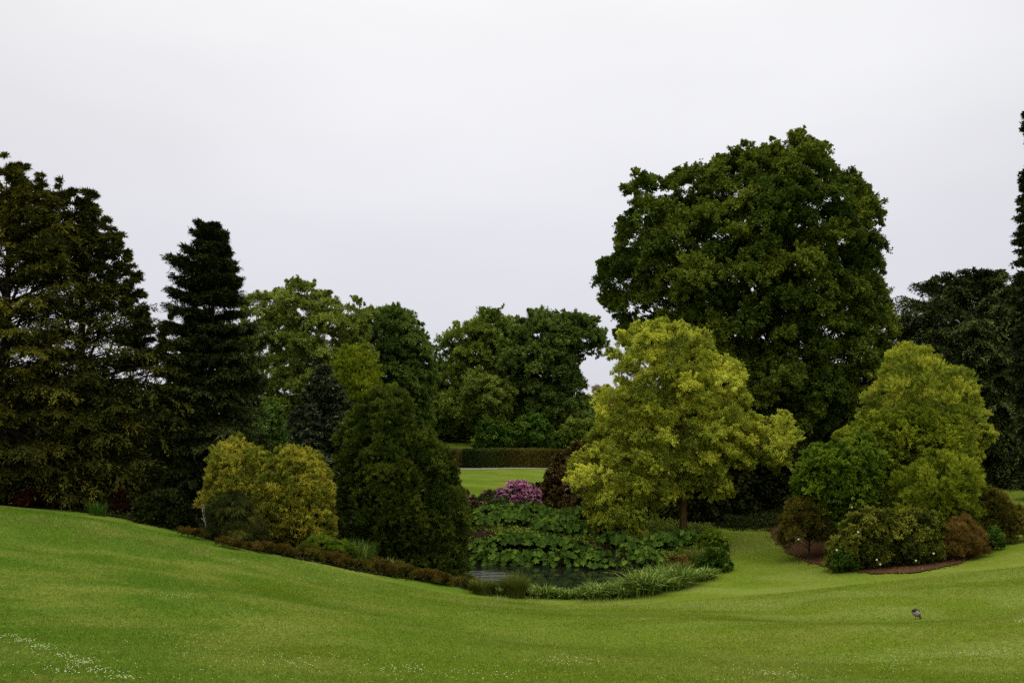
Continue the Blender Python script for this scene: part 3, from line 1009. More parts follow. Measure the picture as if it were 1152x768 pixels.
# ------------------------------------------------------------------ trees: far background first
far = [(40, 455, 185), (150, 450, 190), (260, 452, 180), (350, 445, 186), (450, 440, 184), (540, 446, 190), (620, 452, 180), (725, 440, 186),
       (830, 446, 190), (930, 450, 184), (1040, 448, 186), (1150, 452, 180), (-60, 450, 184), (1260, 448, 188)]
parts = []
for px, yt, d in far:
    poly = outline_world(dome(px - 78, px + 78, yt, 505, jit=0.08), d)
    pf, pr_, R = crown_puffs(poly, d, 0.7, 2.6, 60, 0.5, 0.4, None)
    cen = np.array([poly[:, 0].mean(), d, poly[:, 1].min()])
    parts.append(foliage(pf, cen, pr_, 16, 12, 0.75, 0.55, "broad", gmin=ground))
V, Q, t = merge(parts)
tag(mesh_np("far_wood", V, Q, F_FAR3, tint=t), "far wood closing the view beyond the park trees", "wood", kind="stuff")

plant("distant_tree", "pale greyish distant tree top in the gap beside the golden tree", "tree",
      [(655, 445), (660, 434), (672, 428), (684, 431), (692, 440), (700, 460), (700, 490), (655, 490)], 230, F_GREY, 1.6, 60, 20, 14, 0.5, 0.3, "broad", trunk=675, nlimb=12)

plant("airy_tree", "tall pale green airy tree behind the black spruce", "tree",
      [(262, 372), (270, 345), (284, 326), (303, 321), (322, 311), (344, 313), (358, 325), (382, 333), (402, 330), (414, 345), (416, 362), (408, 375), (420, 395), (424, 440), (416, 500), (380, 530), (320, 530), (285, 520), (270, 450)],
      95, F_FAR1, 1.0, 330, 26, 22, 0.20, 0.13, "broad", trunk=338, trunk_r=0.4, bark=M_BARK, nlimb=45, kd=0.85, inset=0.35)
plant("round_tree", "dark round headed tree between the airy tree and the park opening", "tree",
      [(386, 385), (392, 363), (410, 350), (434, 345), (458, 348), (474, 358), (486, 378), (492, 410), (488, 450), (478, 500), (420, 500), (395, 450), (386, 410)],
      112, F_FAR3, 1.3, 190, 28, 22, 0.26, 0.18, "broad", trunk=442, trunk_r=0.4, nlimb=40)
plant("mounded_tree", "smooth yellow green mounded tree above the bluish spruce", "tree",
      [(366, 420), (374, 400), (386, 389), (398, 388), (411, 396), (424, 414), (434, 440), (444, 470), (450, 520), (370, 530), (360, 470)],
      86, F_LIME, 0.8, 260, 22, 16, 0.26, 0.08, "upright", trunk=400, trunk_r=0.22, nlimb=25, kd=0.8, tvar=0.15)
plant("hornbeam_tree", "broad green tree at the back of the upper lawn", "tree",
      [(462, 440), (478, 412), (490, 396), (496, 378), (512, 364), (536, 356), (560, 354), (580, 360), (592, 385), (590, 430), (575, 478), (552, 496), (520, 496), (490, 496), (466, 497), (455, 480)],
      128, F_FAR2, 1.5, 240, 28, 22, 0.29, 0.20, "broad", trunk=540, trunk_r=0.45, nlimb=45)
plant("lime_tree", "dark dense tree with sky showing through its side over the hedge", "tree",
      [(556, 420), (560, 390), (570, 368), (584, 355), (606, 347), (632, 346), (654, 351), (672, 362), (680, 380), (676, 398), (664, 408), (655, 420), (658, 440), (664, 470), (664, 492), (620, 498), (580, 492), (560, 460)],
      124, F_FAR3, 1.4, 240, 28, 22, 0.28, 0.19, "broad", trunk=612, trunk_r=0.5, nlimb=50)
plant("young_tree", "paler light leaved young tree before the broad green tree", "tree",
      [(518, 470), (522, 440), (532, 425), (550, 420), (568, 424), (578, 440), (576, 470), (560, 488), (530, 490)],
      119, F_FAR1, 1.1, 70, 22, 16, 0.30, 0.2, "broad", trunk=550, trunk_r=0.12, nlimb=18)
plant("laurel_shrub", "rounded green laurel at the grassy end of the row above the hedge", "shrub", dome(532, 584, 473, 506), 112, F_SHRUB, 0.75, 90, 20, 14, 0.26, 0.16, "broad", trunk=558, nlimb=10, group="laurels above the hedge", woodname="stem")
plant("laurel_shrub", "peaked middle laurel of the row above the hedge", "shrub", dome(574, 630, 463, 506), 112.5, F_SHRUB, 0.75, 90, 20, 14, 0.26, 0.16, "broad", trunk=602, nlimb=10, group="laurels above the hedge", woodname="stem")
plant("laurel_shrub", "dark laurel of the row above the hedge, beside the copper shrub", "shrub", dome(622, 690, 470, 506), 113, F_FAR2, 0.75, 90, 20, 14, 0.26, 0.16, "broad", trunk=655, nlimb=10, group="laurels above the hedge", woodname="stem")
plant("understory_shrub", "shady green shrub below the broad tree by the upper lawn", "shrub", dome(470, 540, 440, 497), 138, F_FAR3, 1.1, 90, 20, 14, 0.32, 0.22, "broad", trunk=505, nlimb=10, woodname="stem")

# ------------------------------------------------------------------ hedges
def hedge(name, label, a, b, h, depth, mat, n):
    a, b = np.asarray(a, float), np.asarray(b, float)
    ln = np.linalg.norm(b[:2] - a[:2])
    ax = (b[:2] - a[:2]) / ln
    nrm = np.array([ax[1], -ax[0]])
    mid = (a[:2] + b[:2]) / 2
    gz = g1(*mid)
    root = thing(name, (mid[0], mid[1], gz), label, "hedge", "clipped hedges beside the gravel path")
    areas = np.array([ln * h, ln * h, ln * depth, depth * h, depth * h])
    f = rng.choice(5, n, p=areas / areas.sum())
    u, v = rng.uniform(-0.5, 0.5, n), rng.uniform(0, 1, n)
    w = rng.uniform(-0.5, 0.5, n)
    X = np.where(f < 3, u * ln, np.where(f == 3, -ln / 2, ln / 2))
    Yd = np.where(f == 0, depth / 2, np.where(f == 1, -depth / 2, w * depth))
    Z = np.where(f == 2, h, v * h)
    ins = rng.uniform(0, 1, n) ** 2 * 0.14
    NN = np.zeros((n, 3))
    NN[f == 0, :2] = nrm; NN[f == 1, :2] = -nrm; NN[f == 2] = UP; NN[f == 3, :2] = -ax; NN[f == 4, :2] = ax
    P = np.stack([mid[0] + ax[0] * X + nrm[0] * Yd, mid[1] + ax[1] * X + nrm[1] * Yd, np.zeros(n)], 1)
    P[:, 2] = ground(P[:, 0], P[:, 1]) + Z + 0.02 * np.sin(X * 1.7) * (f == 2)
    P += NN * (0.05 * rng.normal(0, 1, n) - ins)[:, None]
    A = NN * 0.5 + rng.normal(0, 0.6, (n, 3)) + 0.2 * UP
    N = NN + rng.normal(0, 0.4, (n, 3))
    V, Q = leaf_quads(P, A, N, rng.uniform(0.09, 0.17, n), rng.uniform(0.06, 0.10, n))
    t = np.clip(0.5 + 0.25 * np.sin(X * 0.9 + 1.3 * np.sin(X * 0.31)) + rng.normal(0, 0.2, n), 0, 1)
    o = mesh_np("foliage", V - np.array(root.location), Q, mat, root, tint=t)
    tb = Tubes()
    for k in range(int(ln / 0.7)):
        s = -ln / 2 + 0.35 + 0.7 * k
        q = np.array([mid[0] + ax[0] * s, mid[1] + ax[1] * s])
        z = g1(*q)
        p0 = np.array([q[0], q[1], z - 0.1]) - np.array(root.location)
        for j in range(4):
            e = p0 + np.array([rng.normal(0, 0.25), rng.normal(0, 0.25), h * rng.uniform(0.6, 0.93)])
            tb.add(np.linspace(p0, e, 4), np.linspace(0.035, 0.012, 4), 4)
    tb.build("stem", M_BARKD, root)
    return root


hy = 101.3
hedge("hedge", "russet end of the clipped hedge nearest the dark domed conifer", W(472, 527, hy)[:2], W(519.5, 527, hy)[:2], 1.60, 1.4, F_HEDR, 26000)
hedge("hedge", "dark green middle length of the clipped hedge", W(520.5, 527, hy)[:2], W(559.5, 527, hy + 0.15)[:2], 1.63, 1.4, F_HEDG, 22000)
hedge("hedge", "olive brown length of the clipped hedge running behind the copper shrub", W(560.5, 527, hy + 0.15)[:2], W(720, 527, hy + 0.5)[:2], 1.66, 1.4, F_HEDB, 60000)

# ------------------------------------------------------------------ left conifers
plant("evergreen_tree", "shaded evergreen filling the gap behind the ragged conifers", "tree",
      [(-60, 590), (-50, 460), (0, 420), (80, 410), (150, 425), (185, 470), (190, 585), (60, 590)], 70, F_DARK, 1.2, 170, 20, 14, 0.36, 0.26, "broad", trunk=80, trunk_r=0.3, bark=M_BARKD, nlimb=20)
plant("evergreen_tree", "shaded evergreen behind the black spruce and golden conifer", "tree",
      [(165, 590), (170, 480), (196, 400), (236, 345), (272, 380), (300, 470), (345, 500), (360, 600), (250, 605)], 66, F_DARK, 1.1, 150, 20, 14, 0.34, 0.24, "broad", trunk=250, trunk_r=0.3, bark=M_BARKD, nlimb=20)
conifer("ragged_conifer", "tall olive brown ragged conifer cut by the picture edge", [(-150, 585), (-158, 480), (-140, 380), (-105, 290), (-60, 232), (-28, 204), (2, 188), (14, 186), (40, 206), (66, 236), (92, 275), (112, 340), (132, 420), (142, 490), (130, 560), (60, 590), (-60, 590)],
        49, 2, F_HEML, M_BARKD, 460, 30, 12, 0.24, 0.060, rise=0.35, droop=0.35, tw=0.22, hang=0.40, kd=0.6, trunk_r=0.38, nup=0.7, tvar=0.26, lvar=(0.5, 1.1), dead=26, airy=0.36, zexp=1.25, leaders=((-20, 186), (8, 172), (26, 182), (48, 193), (60, 222), (-48, 205)))
conifer("ragged_conifer", "dark ragged conifer with several spiky tops next to the black spruce", [(10, 585), (-5, 500), (5, 380), (24, 290), (44, 240), (66, 214), (76, 216), (104, 232), (118, 254), (137, 276), (148, 300), (156, 324), (166, 345), (186, 358), (204, 378), (218, 420), (225, 470), (216, 520), (208, 560), (190, 595), (100, 595)],
        51, 88, F_HEMD, M_BARKD, 400, 30, 12, 0.24, 0.060, rise=0.35, droop=0.35, tw=0.26, hang=0.35, kd=0.55, trunk_r=0.36, nup=0.7, tvar=0.26, lvar=(0.45, 1.12), dead=26, airy=0.46, zexp=1.4, leaders=((70, 198), (84, 208), (104, 213), (122, 241), (137, 261), (151, 290), (158, 322), (188, 352), (44, 226)))
conifer("black_spruce", "blackish tiered spruce with a blunt top standing over the golden conifer", [(222, 256), (232, 252), (246, 258), (254, 272), (262, 292), (264, 312), (274, 340), (282, 380), (292, 420), (300, 465), (304, 510), (300, 560), (290, 600), (190, 600), (178, 560), (176, 500), (180, 450), (182, 400), (184, 360), (188, 325), (192, 290), (206, 276), (214, 266)],
        52, 236, F_SPRU, M_BARKD, 400, 46, 14, 0.20, 0.06, rise=0.10, droop=0.46, tw=0.34, hang=0.16, tiers=0.82, sharp=0.12, trunk_r=0.30, nup=1.0, tvar=0.26, lvar=(0.70, 1.08), tipup=0.18, leaders=((233, 250),))
conifer("bluish_spruce", "small blue green spruce between the golden conifer and the dark dome", [(363, 411), (372, 424), (384, 440), (394, 462), (402, 490), (408, 530), (408, 590), (322, 590), (322, 540), (326, 490), (334, 462), (344, 440), (354, 424)],
        57, 364, F_BLUE, M_BARKD, 300, 30, 13, 0.20, 0.085, rise=0.22, droop=0.34, tw=0.36, hang=0.22, tiers=0.5, trunk_r=0.16, nup=0.8, tvar=0.24, tipup=0.12)
plant("sapling_tree", "fresh green young tree squeezed beside the black spruce", "tree",
      [(288, 470), (292, 452), (302, 446), (312, 458), (322, 476), (326, 505), (320, 540), (290, 540)], 61, F_FRESH, 0.5, 70, 20, 14, 0.17, 0.10, "broad", trunk=306, trunk_r=0.07, nlimb=16)
plant("domed_conifer", "broad dark bronze green domed conifer beside the pond", "tree",
      [(378, 580), (377, 540), (381, 500), (386, 478), (398, 460), (416, 446), (440, 438), (458, 450), (470, 468), (484, 484), (500, 500), (512, 524), (520, 552), (526, 590), (527, 625), (512, 656), (470, 650), (420, 640), (386, 618)],
      49.5, F_DOME, 0.55, 460, 28, 26, 0.17, 0.042, "tuft", trunk=450, trunk_r=0.25, bark=M_BARKD, nlimb=60, kd=0.75, inset=0.45, tvar=0.24, shell=0.3)
plant("golden_conifer", "golden yellow bushy conifer with twin rounded tops", "shrub",
      [(233, 600), (230, 560), (232, 530), (240, 507), (252, 496), (266, 490), (280, 498), (294, 508), (304, 515), (312, 508), (322, 498), (340, 502), (354, 514), (368, 534), (377, 560), (379, 590), (370, 612), (300, 618), (240, 612)],
      46.5, F_GOLD, 0.42, 380, 22, 18, 0.17, 0.045, "tuft", trunk=305, trunk_r=0.16, nlimb=45, kd=0.8, inset=0.45, tvar=0.24, shell=0.3, upb=0.6)
plant("weeping_shrub", "dark thread leaved weeping shrub at the foot of the golden conifer", "shrub",
      [(237, 614), (235, 590), (242, 570), (254, 557), (266, 553), (280, 562), (290, 580), (295, 600), (294, 618)],
      43.6, F_WEEP, 0.3, 150, 18, 16, 0.30, 0.022, "thread", trunk=265, trunk_r=0.05, nlimb=24, kd=0.9, woodname="stem", shell=0.3)

# ------------------------------------------------------------------ right side trees
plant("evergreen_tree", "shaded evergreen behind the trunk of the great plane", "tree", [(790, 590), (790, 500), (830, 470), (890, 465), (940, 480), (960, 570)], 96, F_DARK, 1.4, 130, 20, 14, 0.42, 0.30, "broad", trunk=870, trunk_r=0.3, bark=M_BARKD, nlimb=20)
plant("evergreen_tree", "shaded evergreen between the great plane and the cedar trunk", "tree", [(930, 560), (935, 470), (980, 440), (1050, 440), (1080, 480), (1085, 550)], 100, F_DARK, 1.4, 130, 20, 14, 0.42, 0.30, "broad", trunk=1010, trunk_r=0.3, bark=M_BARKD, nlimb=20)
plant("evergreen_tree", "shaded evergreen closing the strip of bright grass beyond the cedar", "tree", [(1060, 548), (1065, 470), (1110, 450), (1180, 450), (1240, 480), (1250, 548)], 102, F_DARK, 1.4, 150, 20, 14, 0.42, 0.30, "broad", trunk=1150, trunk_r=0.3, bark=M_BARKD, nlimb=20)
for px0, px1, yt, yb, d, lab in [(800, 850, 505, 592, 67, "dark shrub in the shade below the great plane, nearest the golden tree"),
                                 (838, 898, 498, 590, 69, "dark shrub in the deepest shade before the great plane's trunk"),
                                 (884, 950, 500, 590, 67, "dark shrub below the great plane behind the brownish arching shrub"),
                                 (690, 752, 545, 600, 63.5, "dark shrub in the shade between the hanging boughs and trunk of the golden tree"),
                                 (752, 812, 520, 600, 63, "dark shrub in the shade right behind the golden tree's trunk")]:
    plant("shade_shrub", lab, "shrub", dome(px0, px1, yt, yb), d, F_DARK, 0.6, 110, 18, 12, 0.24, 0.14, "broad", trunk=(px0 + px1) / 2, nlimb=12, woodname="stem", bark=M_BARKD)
plant("great_plane", "huge dark green broadleaf tree towering over the golden tree", "tree",
      [(672, 322), (682, 302), (696, 286), (701, 262), (698, 238), (702, 212), (722, 204), (742, 210), (750, 230), (756, 204), (770, 190), (790, 190), (802, 184), (816, 172), (830, 162), (848, 171), (866, 162), (886, 156), (910, 160), (922, 174), (926, 192), (942, 187), (958, 192), (967, 206), (966, 230), (980, 252), (974, 285), (978, 318), (982, 338), (992, 354), (992, 385), (986, 425), (976, 465), (966, 500), (940, 520), (900, 528), (850, 520), (800, 480), (750, 440), (712, 392), (696, 376), (688, 348)],
      77, F_PLANE, 1.2, 520, 32, 28, 0.20, 0.14, "broad", trunk=880, trunk_r=0.75, bark=M_BARKD, nlimb=90, kd=0.85, inset=0.4, tvar=0.26, rough=0.5, shoots=4.0, ragged=0.7, seed=4)
conifer("cedar_tree", "spreading dark cedar with layered branches on the edge of the lawn", [(980, 470), (984, 420), (986, 378), (996, 350), (1012, 336), (1032, 322), (1056, 311), (1084, 308), (1104, 314), (1126, 310), (1146, 322), (1180, 344), (1222, 372), (1246, 430), (1240, 500), (1180, 530), (1060, 528), (1000, 510)],
        84, 1106, F_CEDAR, M_BARKD, 560, 48, 16, 0.26, 0.11, rise=0.06, droop=0.38, tw=0.38, hang=0.45, tiers=0.8, sharp=0.2, trunk_r=0.6, nup=1.0, tvar=0.28, lvar=(0.74, 1.05))
conifer("tall_conifer", "very tall narrow dark conifer cut by the picture edge beside the cedar", [(1188, 96), (1198, 108), (1206, 130), (1214, 200), (1224, 300), (1232, 400), (1232, 540), (1148, 545), (1142, 400), (1143, 345), (1147, 300), (1149, 260), (1151, 215), (1156, 190), (1166, 168), (1159, 145), (1157, 122), (1168, 108), (1176, 100)],
        66, 1186, F_SPRU, M_BARKD, 640, 26, 13, 0.24, 0.10, rise=0.12, droop=0.35, tw=0.42, hang=0.4, trunk_r=0.4, nup=0.7, lvar=(0.75, 1.05))
plant("golden_tree", "bright golden green spreading tree on the pond bank", "tree",
      [(645, 528), (653, 512), (664, 502), (660, 485), (667, 468), (666, 452), (674, 440), (690, 428), (688, 415), (681, 404), (684, 388), (687, 372), (708, 366), (730, 363), (755, 358), (778, 363), (795, 373), (804, 390), (822, 398), (836, 412), (840, 432), (838, 452), (850, 470), (866, 462), (884, 464), (893, 484), (890, 505), (890, 522), (866, 534), (842, 530), (826, 540), (826, 562), (812, 572), (796, 564), (776, 560), (750, 564), (735, 582), (722, 600), (690, 600), (666, 592), (658, 570), (650, 548)],
      56.5, F_YELL, 0.72, 400, 34, 30, 0.105, 0.06, "broad", trunk=768, trunk_r=0.22, bark=M_BARKO, nlimb=90, kd=0.7, inset=0.42, tvar=0.25, shell=0.35, gap=1.5, flat=0.5, rough=0.4, shoots=3.5)
plant("copper_shrub", "dark copper brown shrub in front of the hedge end", "shrub",
      [(606, 575), (603, 548), (606, 528), (616, 510), (634, 498), (656, 491), (674, 498), (686, 524), (688, 560), (676, 585), (630, 588)],
      66, F_COPP, 0.6, 200, 22, 16, 0.19, 0.12, "broad", trunk=645, trunk_r=0.1, rough=0.75, shoots=5.0, gap=1.35, bark=M_BARKD, nlimb=40, woodname="stem")

# ------------------------------------------------------------------ island bed
plant("gilded_tree", "feathery yellow green tree rising out of the island bed", "tree",
      [(978, 520), (976, 470), (980, 430), (990, 402), (1004, 396), (1018, 384), (1034, 390), (1052, 402), (1064, 414), (1080, 411), (1088, 426), (1097, 440), (1104, 460), (1098, 480), (1090, 520), (1080, 575), (1000, 575), (985, 560)],
      57, F_YELL2, 0.6, 320, 26, 26, 0.15, 0.036, "upright", trunk=1040, trunk_r=0.14, nlimb=50, rough=0.75, shoots=5.0, gap=1.35, kd=0.75, tvar=0.2, inset=0.5)
plant("blossom_shrub", "cream tipped sprig shrub sticking out behind the island bed", "shrub",
      [(1078, 530), (1080, 505), (1090, 485), (1106, 476), (1118, 486), (1117, 500), (1104, 510), (1096, 540)],
      58, F_YELL, 0.35, 60, 16, 12, 0.12, 0.07, "broad", trunk=1090, trunk_r=0.05, nlimb=20, woodname="stem", inset=0.3)
plant("arching_shrub", "light green arching shrub in the middle of the island bed", "shrub",
      [(945, 520), (950, 490), (966, 470), (985, 466), (1010, 470), (1040, 464), (1070, 476), (1082, 500), (1080, 560), (960, 570)],
      54.5, F_ISLE, 0.5, 230, 22, 16, 0.17, 0.07, "arch", trunk=1010, nlimb=40, rough=0.75, shoots=5.0, gap=1.35, woodname="stem")
plant("leafy_shrub", "soft mid green shrub on the plane side of the island bed", "shrub",
      [(896, 560), (897, 532), (906, 512), (926, 500), (946, 488), (966, 482), (986, 490), (992, 515), (990, 545), (985, 580), (940, 598), (905, 592)],
      51.5, F_ISLEG, 0.45, 230, 22, 16, 0.16, 0.08, "arch", trunk=945, nlimb=40, rough=0.75, shoots=5.0, gap=1.35, woodname="stem")
plant("willowy_shrub", "upright willowy yellow green shrub above the rust coloured twigs", "shrub",
      [(1000, 580), (1003, 548), (1012, 526), (1034, 514), (1060, 507), (1084, 512), (1097, 532), (1101, 572), (1084, 598), (1010, 600)],
      50.5, F_ISLE, 0.42, 230, 22, 16, 0.20, 0.035, "upright", trunk=1050, nlimb=40, rough=0.75, shoots=5.0, gap=1.35, woodname="stem")
plant("flowering_shrub", "low broad shrub with a few white flowers along the front of the island bed", "shrub",
      [(928, 628), (932, 608), (946, 590), (968, 580), (1000, 570), (1030, 571), (1054, 583), (1063, 606), (1060, 640), (1000, 646), (945, 640)],
      46.8, F_ISLED, 0.32, 260, 22, 15, 0.13, 0.06, "broad", trunk=1000, nlimb=50, rough=0.75, shoots=5.0, gap=1.35, woodname="stem", kd=0.7, tvar=0.28)
plant("rusty_shrub", "rust coloured twiggy shrub at the lawn edge of the island bed", "shrub",
      [(1056, 638), (1056, 610), (1062, 592), (1078, 583), (1096, 586), (1106, 604), (1106, 634)],
      46.9, F_RUST, 0.28, 110, 20, 16, 0.22, 0.02, "upright", trunk=1080, nlimb=40, rough=0.75, shoots=5.0, gap=1.35, bark=M_BARKO, woodname="stem")
plant("bronze_shrub", "rounded bronze green shrub at the open grass end of the island bed", "shrub",
      [(1092, 612), (1088, 580), (1096, 560), (1112, 549), (1130, 552), (1144, 570), (1149, 592), (1144, 610), (1110, 620)],
      50.5, F_BROWN, 0.34, 170, 20, 16, 0.18, 0.028, "arch", trunk=1118, nlimb=40, rough=0.75, shoots=5.0, gap=1.35, woodname="stem")
plant("brown_shrub", "brownish arching shrub at the plane tree end of the island bed", "shrub",
      [(876, 606), (876, 585), (888, 566), (906, 556), (926, 560), (938, 580), (940, 604), (920, 616)],
      51, F_BROWN, 0.32, 130, 20, 16, 0.20, 0.028, "arch", trunk=908, nlimb=40, rough=0.75, shoots=5.0, gap=1.35, woodname="stem")
plant("low_shrub", "small glossy dark green shrub low at the front of the island bed", "shrub",
      dome(936, 968, 614, 640), 46.4, F_SHRUB, 0.2, 60, 16, 12, 0.12, 0.06, "broad", trunk=950, nlimb=12, woodname="stem")
plant("low_shrub", "small fresh green plant under the bronze shrub", "shrub", dome(1108, 1128, 594, 614), 48.2, F_SHRUB, 0.16, 40, 14, 12, 0.12, 0.06, "broad", trunk=1118, nlimb=10, woodname="stem")
plant("red_shrub", "tiny red leaved plant under the bronze shrub", "shrub", dome(1098, 1116, 607, 619), 47.6, F_REDD, 0.12, 30, 14, 12, 0.10, 0.05, "broad", trunk=1107, nlimb=8, woodname="stem")

# white blooms among the flowering shrub: one plant of white flowers each
for px, py, dd in [(898, 606, 48.6), (941, 618, 45.6), (990, 634, 45.2), (958, 570, 49.5), (986, 629, 45.1), (1030, 630, 45.2), (965, 598, 45.7), (1050, 622, 45.4)]:
    p = W(px, py, dd)
    gz = g1(p[0], p[1])
    p[2] = max(p[2], gz + 0.12)
    r_ = thing("white_flower", (p[0], p[1], gz), "single white flower on a thin stalk in the island bed", "flower", "white flowers in the island bed")
    tb = Tubes()
    tb.add(np.array([[0, 0, -0.02], [0.01, 0, (p[2] - gz) * 0.6], [0, -0.02, p[2] - gz]]), [0.008, 0.006, 0.005], 5)
    tb.build("stalk", F_GUNS, r_)
    n = 9
    a = np.linspace(0, 2 * math.pi, n, endpoint=False)
    A = np.stack([np.cos(a), -0.5 + 0 * a, np.sin(a)], 1)
    V, Q = leaf_quads(np.repeat([[0, -0.02, p[2] - gz]], n, 0), A, np.repeat([[0, -1.0, 0.5]], n, 0), np.full(n, 0.055), np.full(n, 0.04))
    mesh_np("petals", V, Q, F_WHITE, r_, tint=np.full(n, 0.5))

# ------------------------------------------------------------------ rhododendrons
def rhodo(label, outline, d, bloom, share, trunk, leafm=None):
    root = plant("rhododendron", label, "shrub", outline, d, leafm or F_RHOD, 0.36, 150, 18, 12, 0.17, 0.075, "broad", trunk=trunk, nlimb=30, kd=0.8, woodname="stem", group="rhododendrons behind the gunneras")
    b = np.array(root.location)
    poly = outline_world(outline, d)
    pf, pr_, R = crown_puffs(poly, d, 0.85, 0.17, int(320 * share), 0.5, 0.12, None, 0.9)
    cen = np.array([poly[:, 0].mean(), d, poly[:, 1].min()])
    pf = pf + unit(pf - cen) * 0.12
    pf = pf[pf[:, 2] > ground(pf[:, 0], pf[:, 1]) + 0.35]
    V, Q, t = foliage(pf, cen, 0.13, 9, 5, 0.085, 0.085, "broad", 0.9, 0.25, None, 1.0, 0.6)
    mesh_np("blossom", V - b, Q, bloom, root, tint=t)


rhodo("large rhododendron covered in bright purple pink blossom", [(556, 582), (558, 562), (566, 550), (580, 543), (594, 545), (604, 554), (606, 572), (600, 584)], 63.0, F_PINK, 1.0, 580)
rhodo("small rhododendron with faded pink blossom next to the bright purple one", [(536, 584), (538, 566), (546, 555), (556, 556), (562, 568), (562, 584)], 63.5, F_PINKD, 0.16, 549)
rhodo("rhododendron with dull red blossom against the dark domed conifer", [(508, 590), (510, 566), (520, 553), (532, 556), (541, 570), (541, 590)], 62.0, F_PINKD, 0.2, 526)
rhodo("dark rhododendron with sparse mauve blossom under the golden tree", [(632, 590), (632, 556), (640, 541), (656, 540), (668, 550), (672, 590)], 62.0, F_PINKD, 0.22, 652, F_COPP)

# ------------------------------------------------------------------ gunneras
def gunnera_leaf(c, ndir, R, seed):
    r = np.random.default_rng(seed)
    na, nr = 40, 4
    a = np.linspace(0, 2 * math.pi, na, endpoint=False)
    lob = 0.80 + 0.15 * np.cos(a * 6 + r.uniform(0, 6)) + 0.09 * np.cos(a * 21 + r.uniform(0, 6)) + r.normal(0, 0.05, na)
    notch = 1 - 0.55 * np.exp(-((np.mod(a + math.pi, 2 * math.pi) - math.pi) / 0.28) ** 2)
    lob *= notch
    rad = np.linspace(0.06, 1, nr)
    RR = R * rad[:, None] * (1 + (lob[None] - 1) * rad[:, None] ** 1.5)
    zz = R * (0.20 * rad[:, None] ** 2 + 0.06 * np.cos(7 * a)[None] * rad[:, None] + r.normal(0, 0.05, (nr, na)) * rad[:, None])
    n = unit(np.asarray(ndir, float))
    u = unit(np.cross(n, [0.3, 0.9, 0.2])); v = np.cross(n, u)
    V = c + RR[..., None] * (np.cos(a)[None, :, None] * u + np.sin(a)[None, :, None] * v) + zz[..., None] * n
    i = np.arange(nr - 1)[:, None] * na
    j = np.arange(na)[None]; j2 = (j + 1) % na
    Q = np.stack([i + j, i + j2, i + na + j2, i + na + j], -1).reshape(-1, 4)
    return V.reshape(-1, 3), Q


def gunnera(x, y, h, R, nl, label):
    gz = g1(x, y)
    if poly_sd(np.array([[x, y]]), POND)[0] > 0:
        gz = max(gz, POND_Z - 0.4)
    root = thing("gunnera", (x, y, gz), label, "gunnera", "gunneras on the far pond bank")
    parts = []
    tb = Tubes()
    for k in range(nl):
        a = 2 * math.pi * k / nl * 1.618 * 2 + rng.normal(0, 0.3)
        q = (k + 0.5) / nl
        out = (0.25 + 0.95 * q) * rng.uniform(0.8, 1.15)
        c = np.array([math.cos(a) * out, math.sin(a) * out, h * (1.0 - 0.6 * q ** 1.3) * rng.uniform(0.88, 1.1)])
        nd = np.array([math.cos(a) * (0.35 + 0.5 * q), math.sin(a) * (0.35 + 0.5 * q) - 0.35, 1.0]) + rng.normal(0, 0.28, 3)
        V, Q = gunnera_leaf(c, nd, R * rng.uniform(0.7, 1.15), int(rng.integers(1e9)))
        t = np.full(len(Q), np.clip(0.5 + rng.normal(0, 0.2), 0, 1)) + rng.normal(0, 0.09, len(Q))
        parts.append((V, Q, np.clip(t, 0, 1)))
        tb.add(bez(np.array([0, 0, -0.1]), np.array([c[0] * 0.35, c[1] * 0.35, c[2] * 0.7]), c, 6), np.linspace(0.045, 0.025, 6), 6)
    V, Q, t = merge(parts)
    mesh_np("foliage", V, Q, F_GUNN, root, tint=t)
    tb.build("stalk", F_GUNS, root)


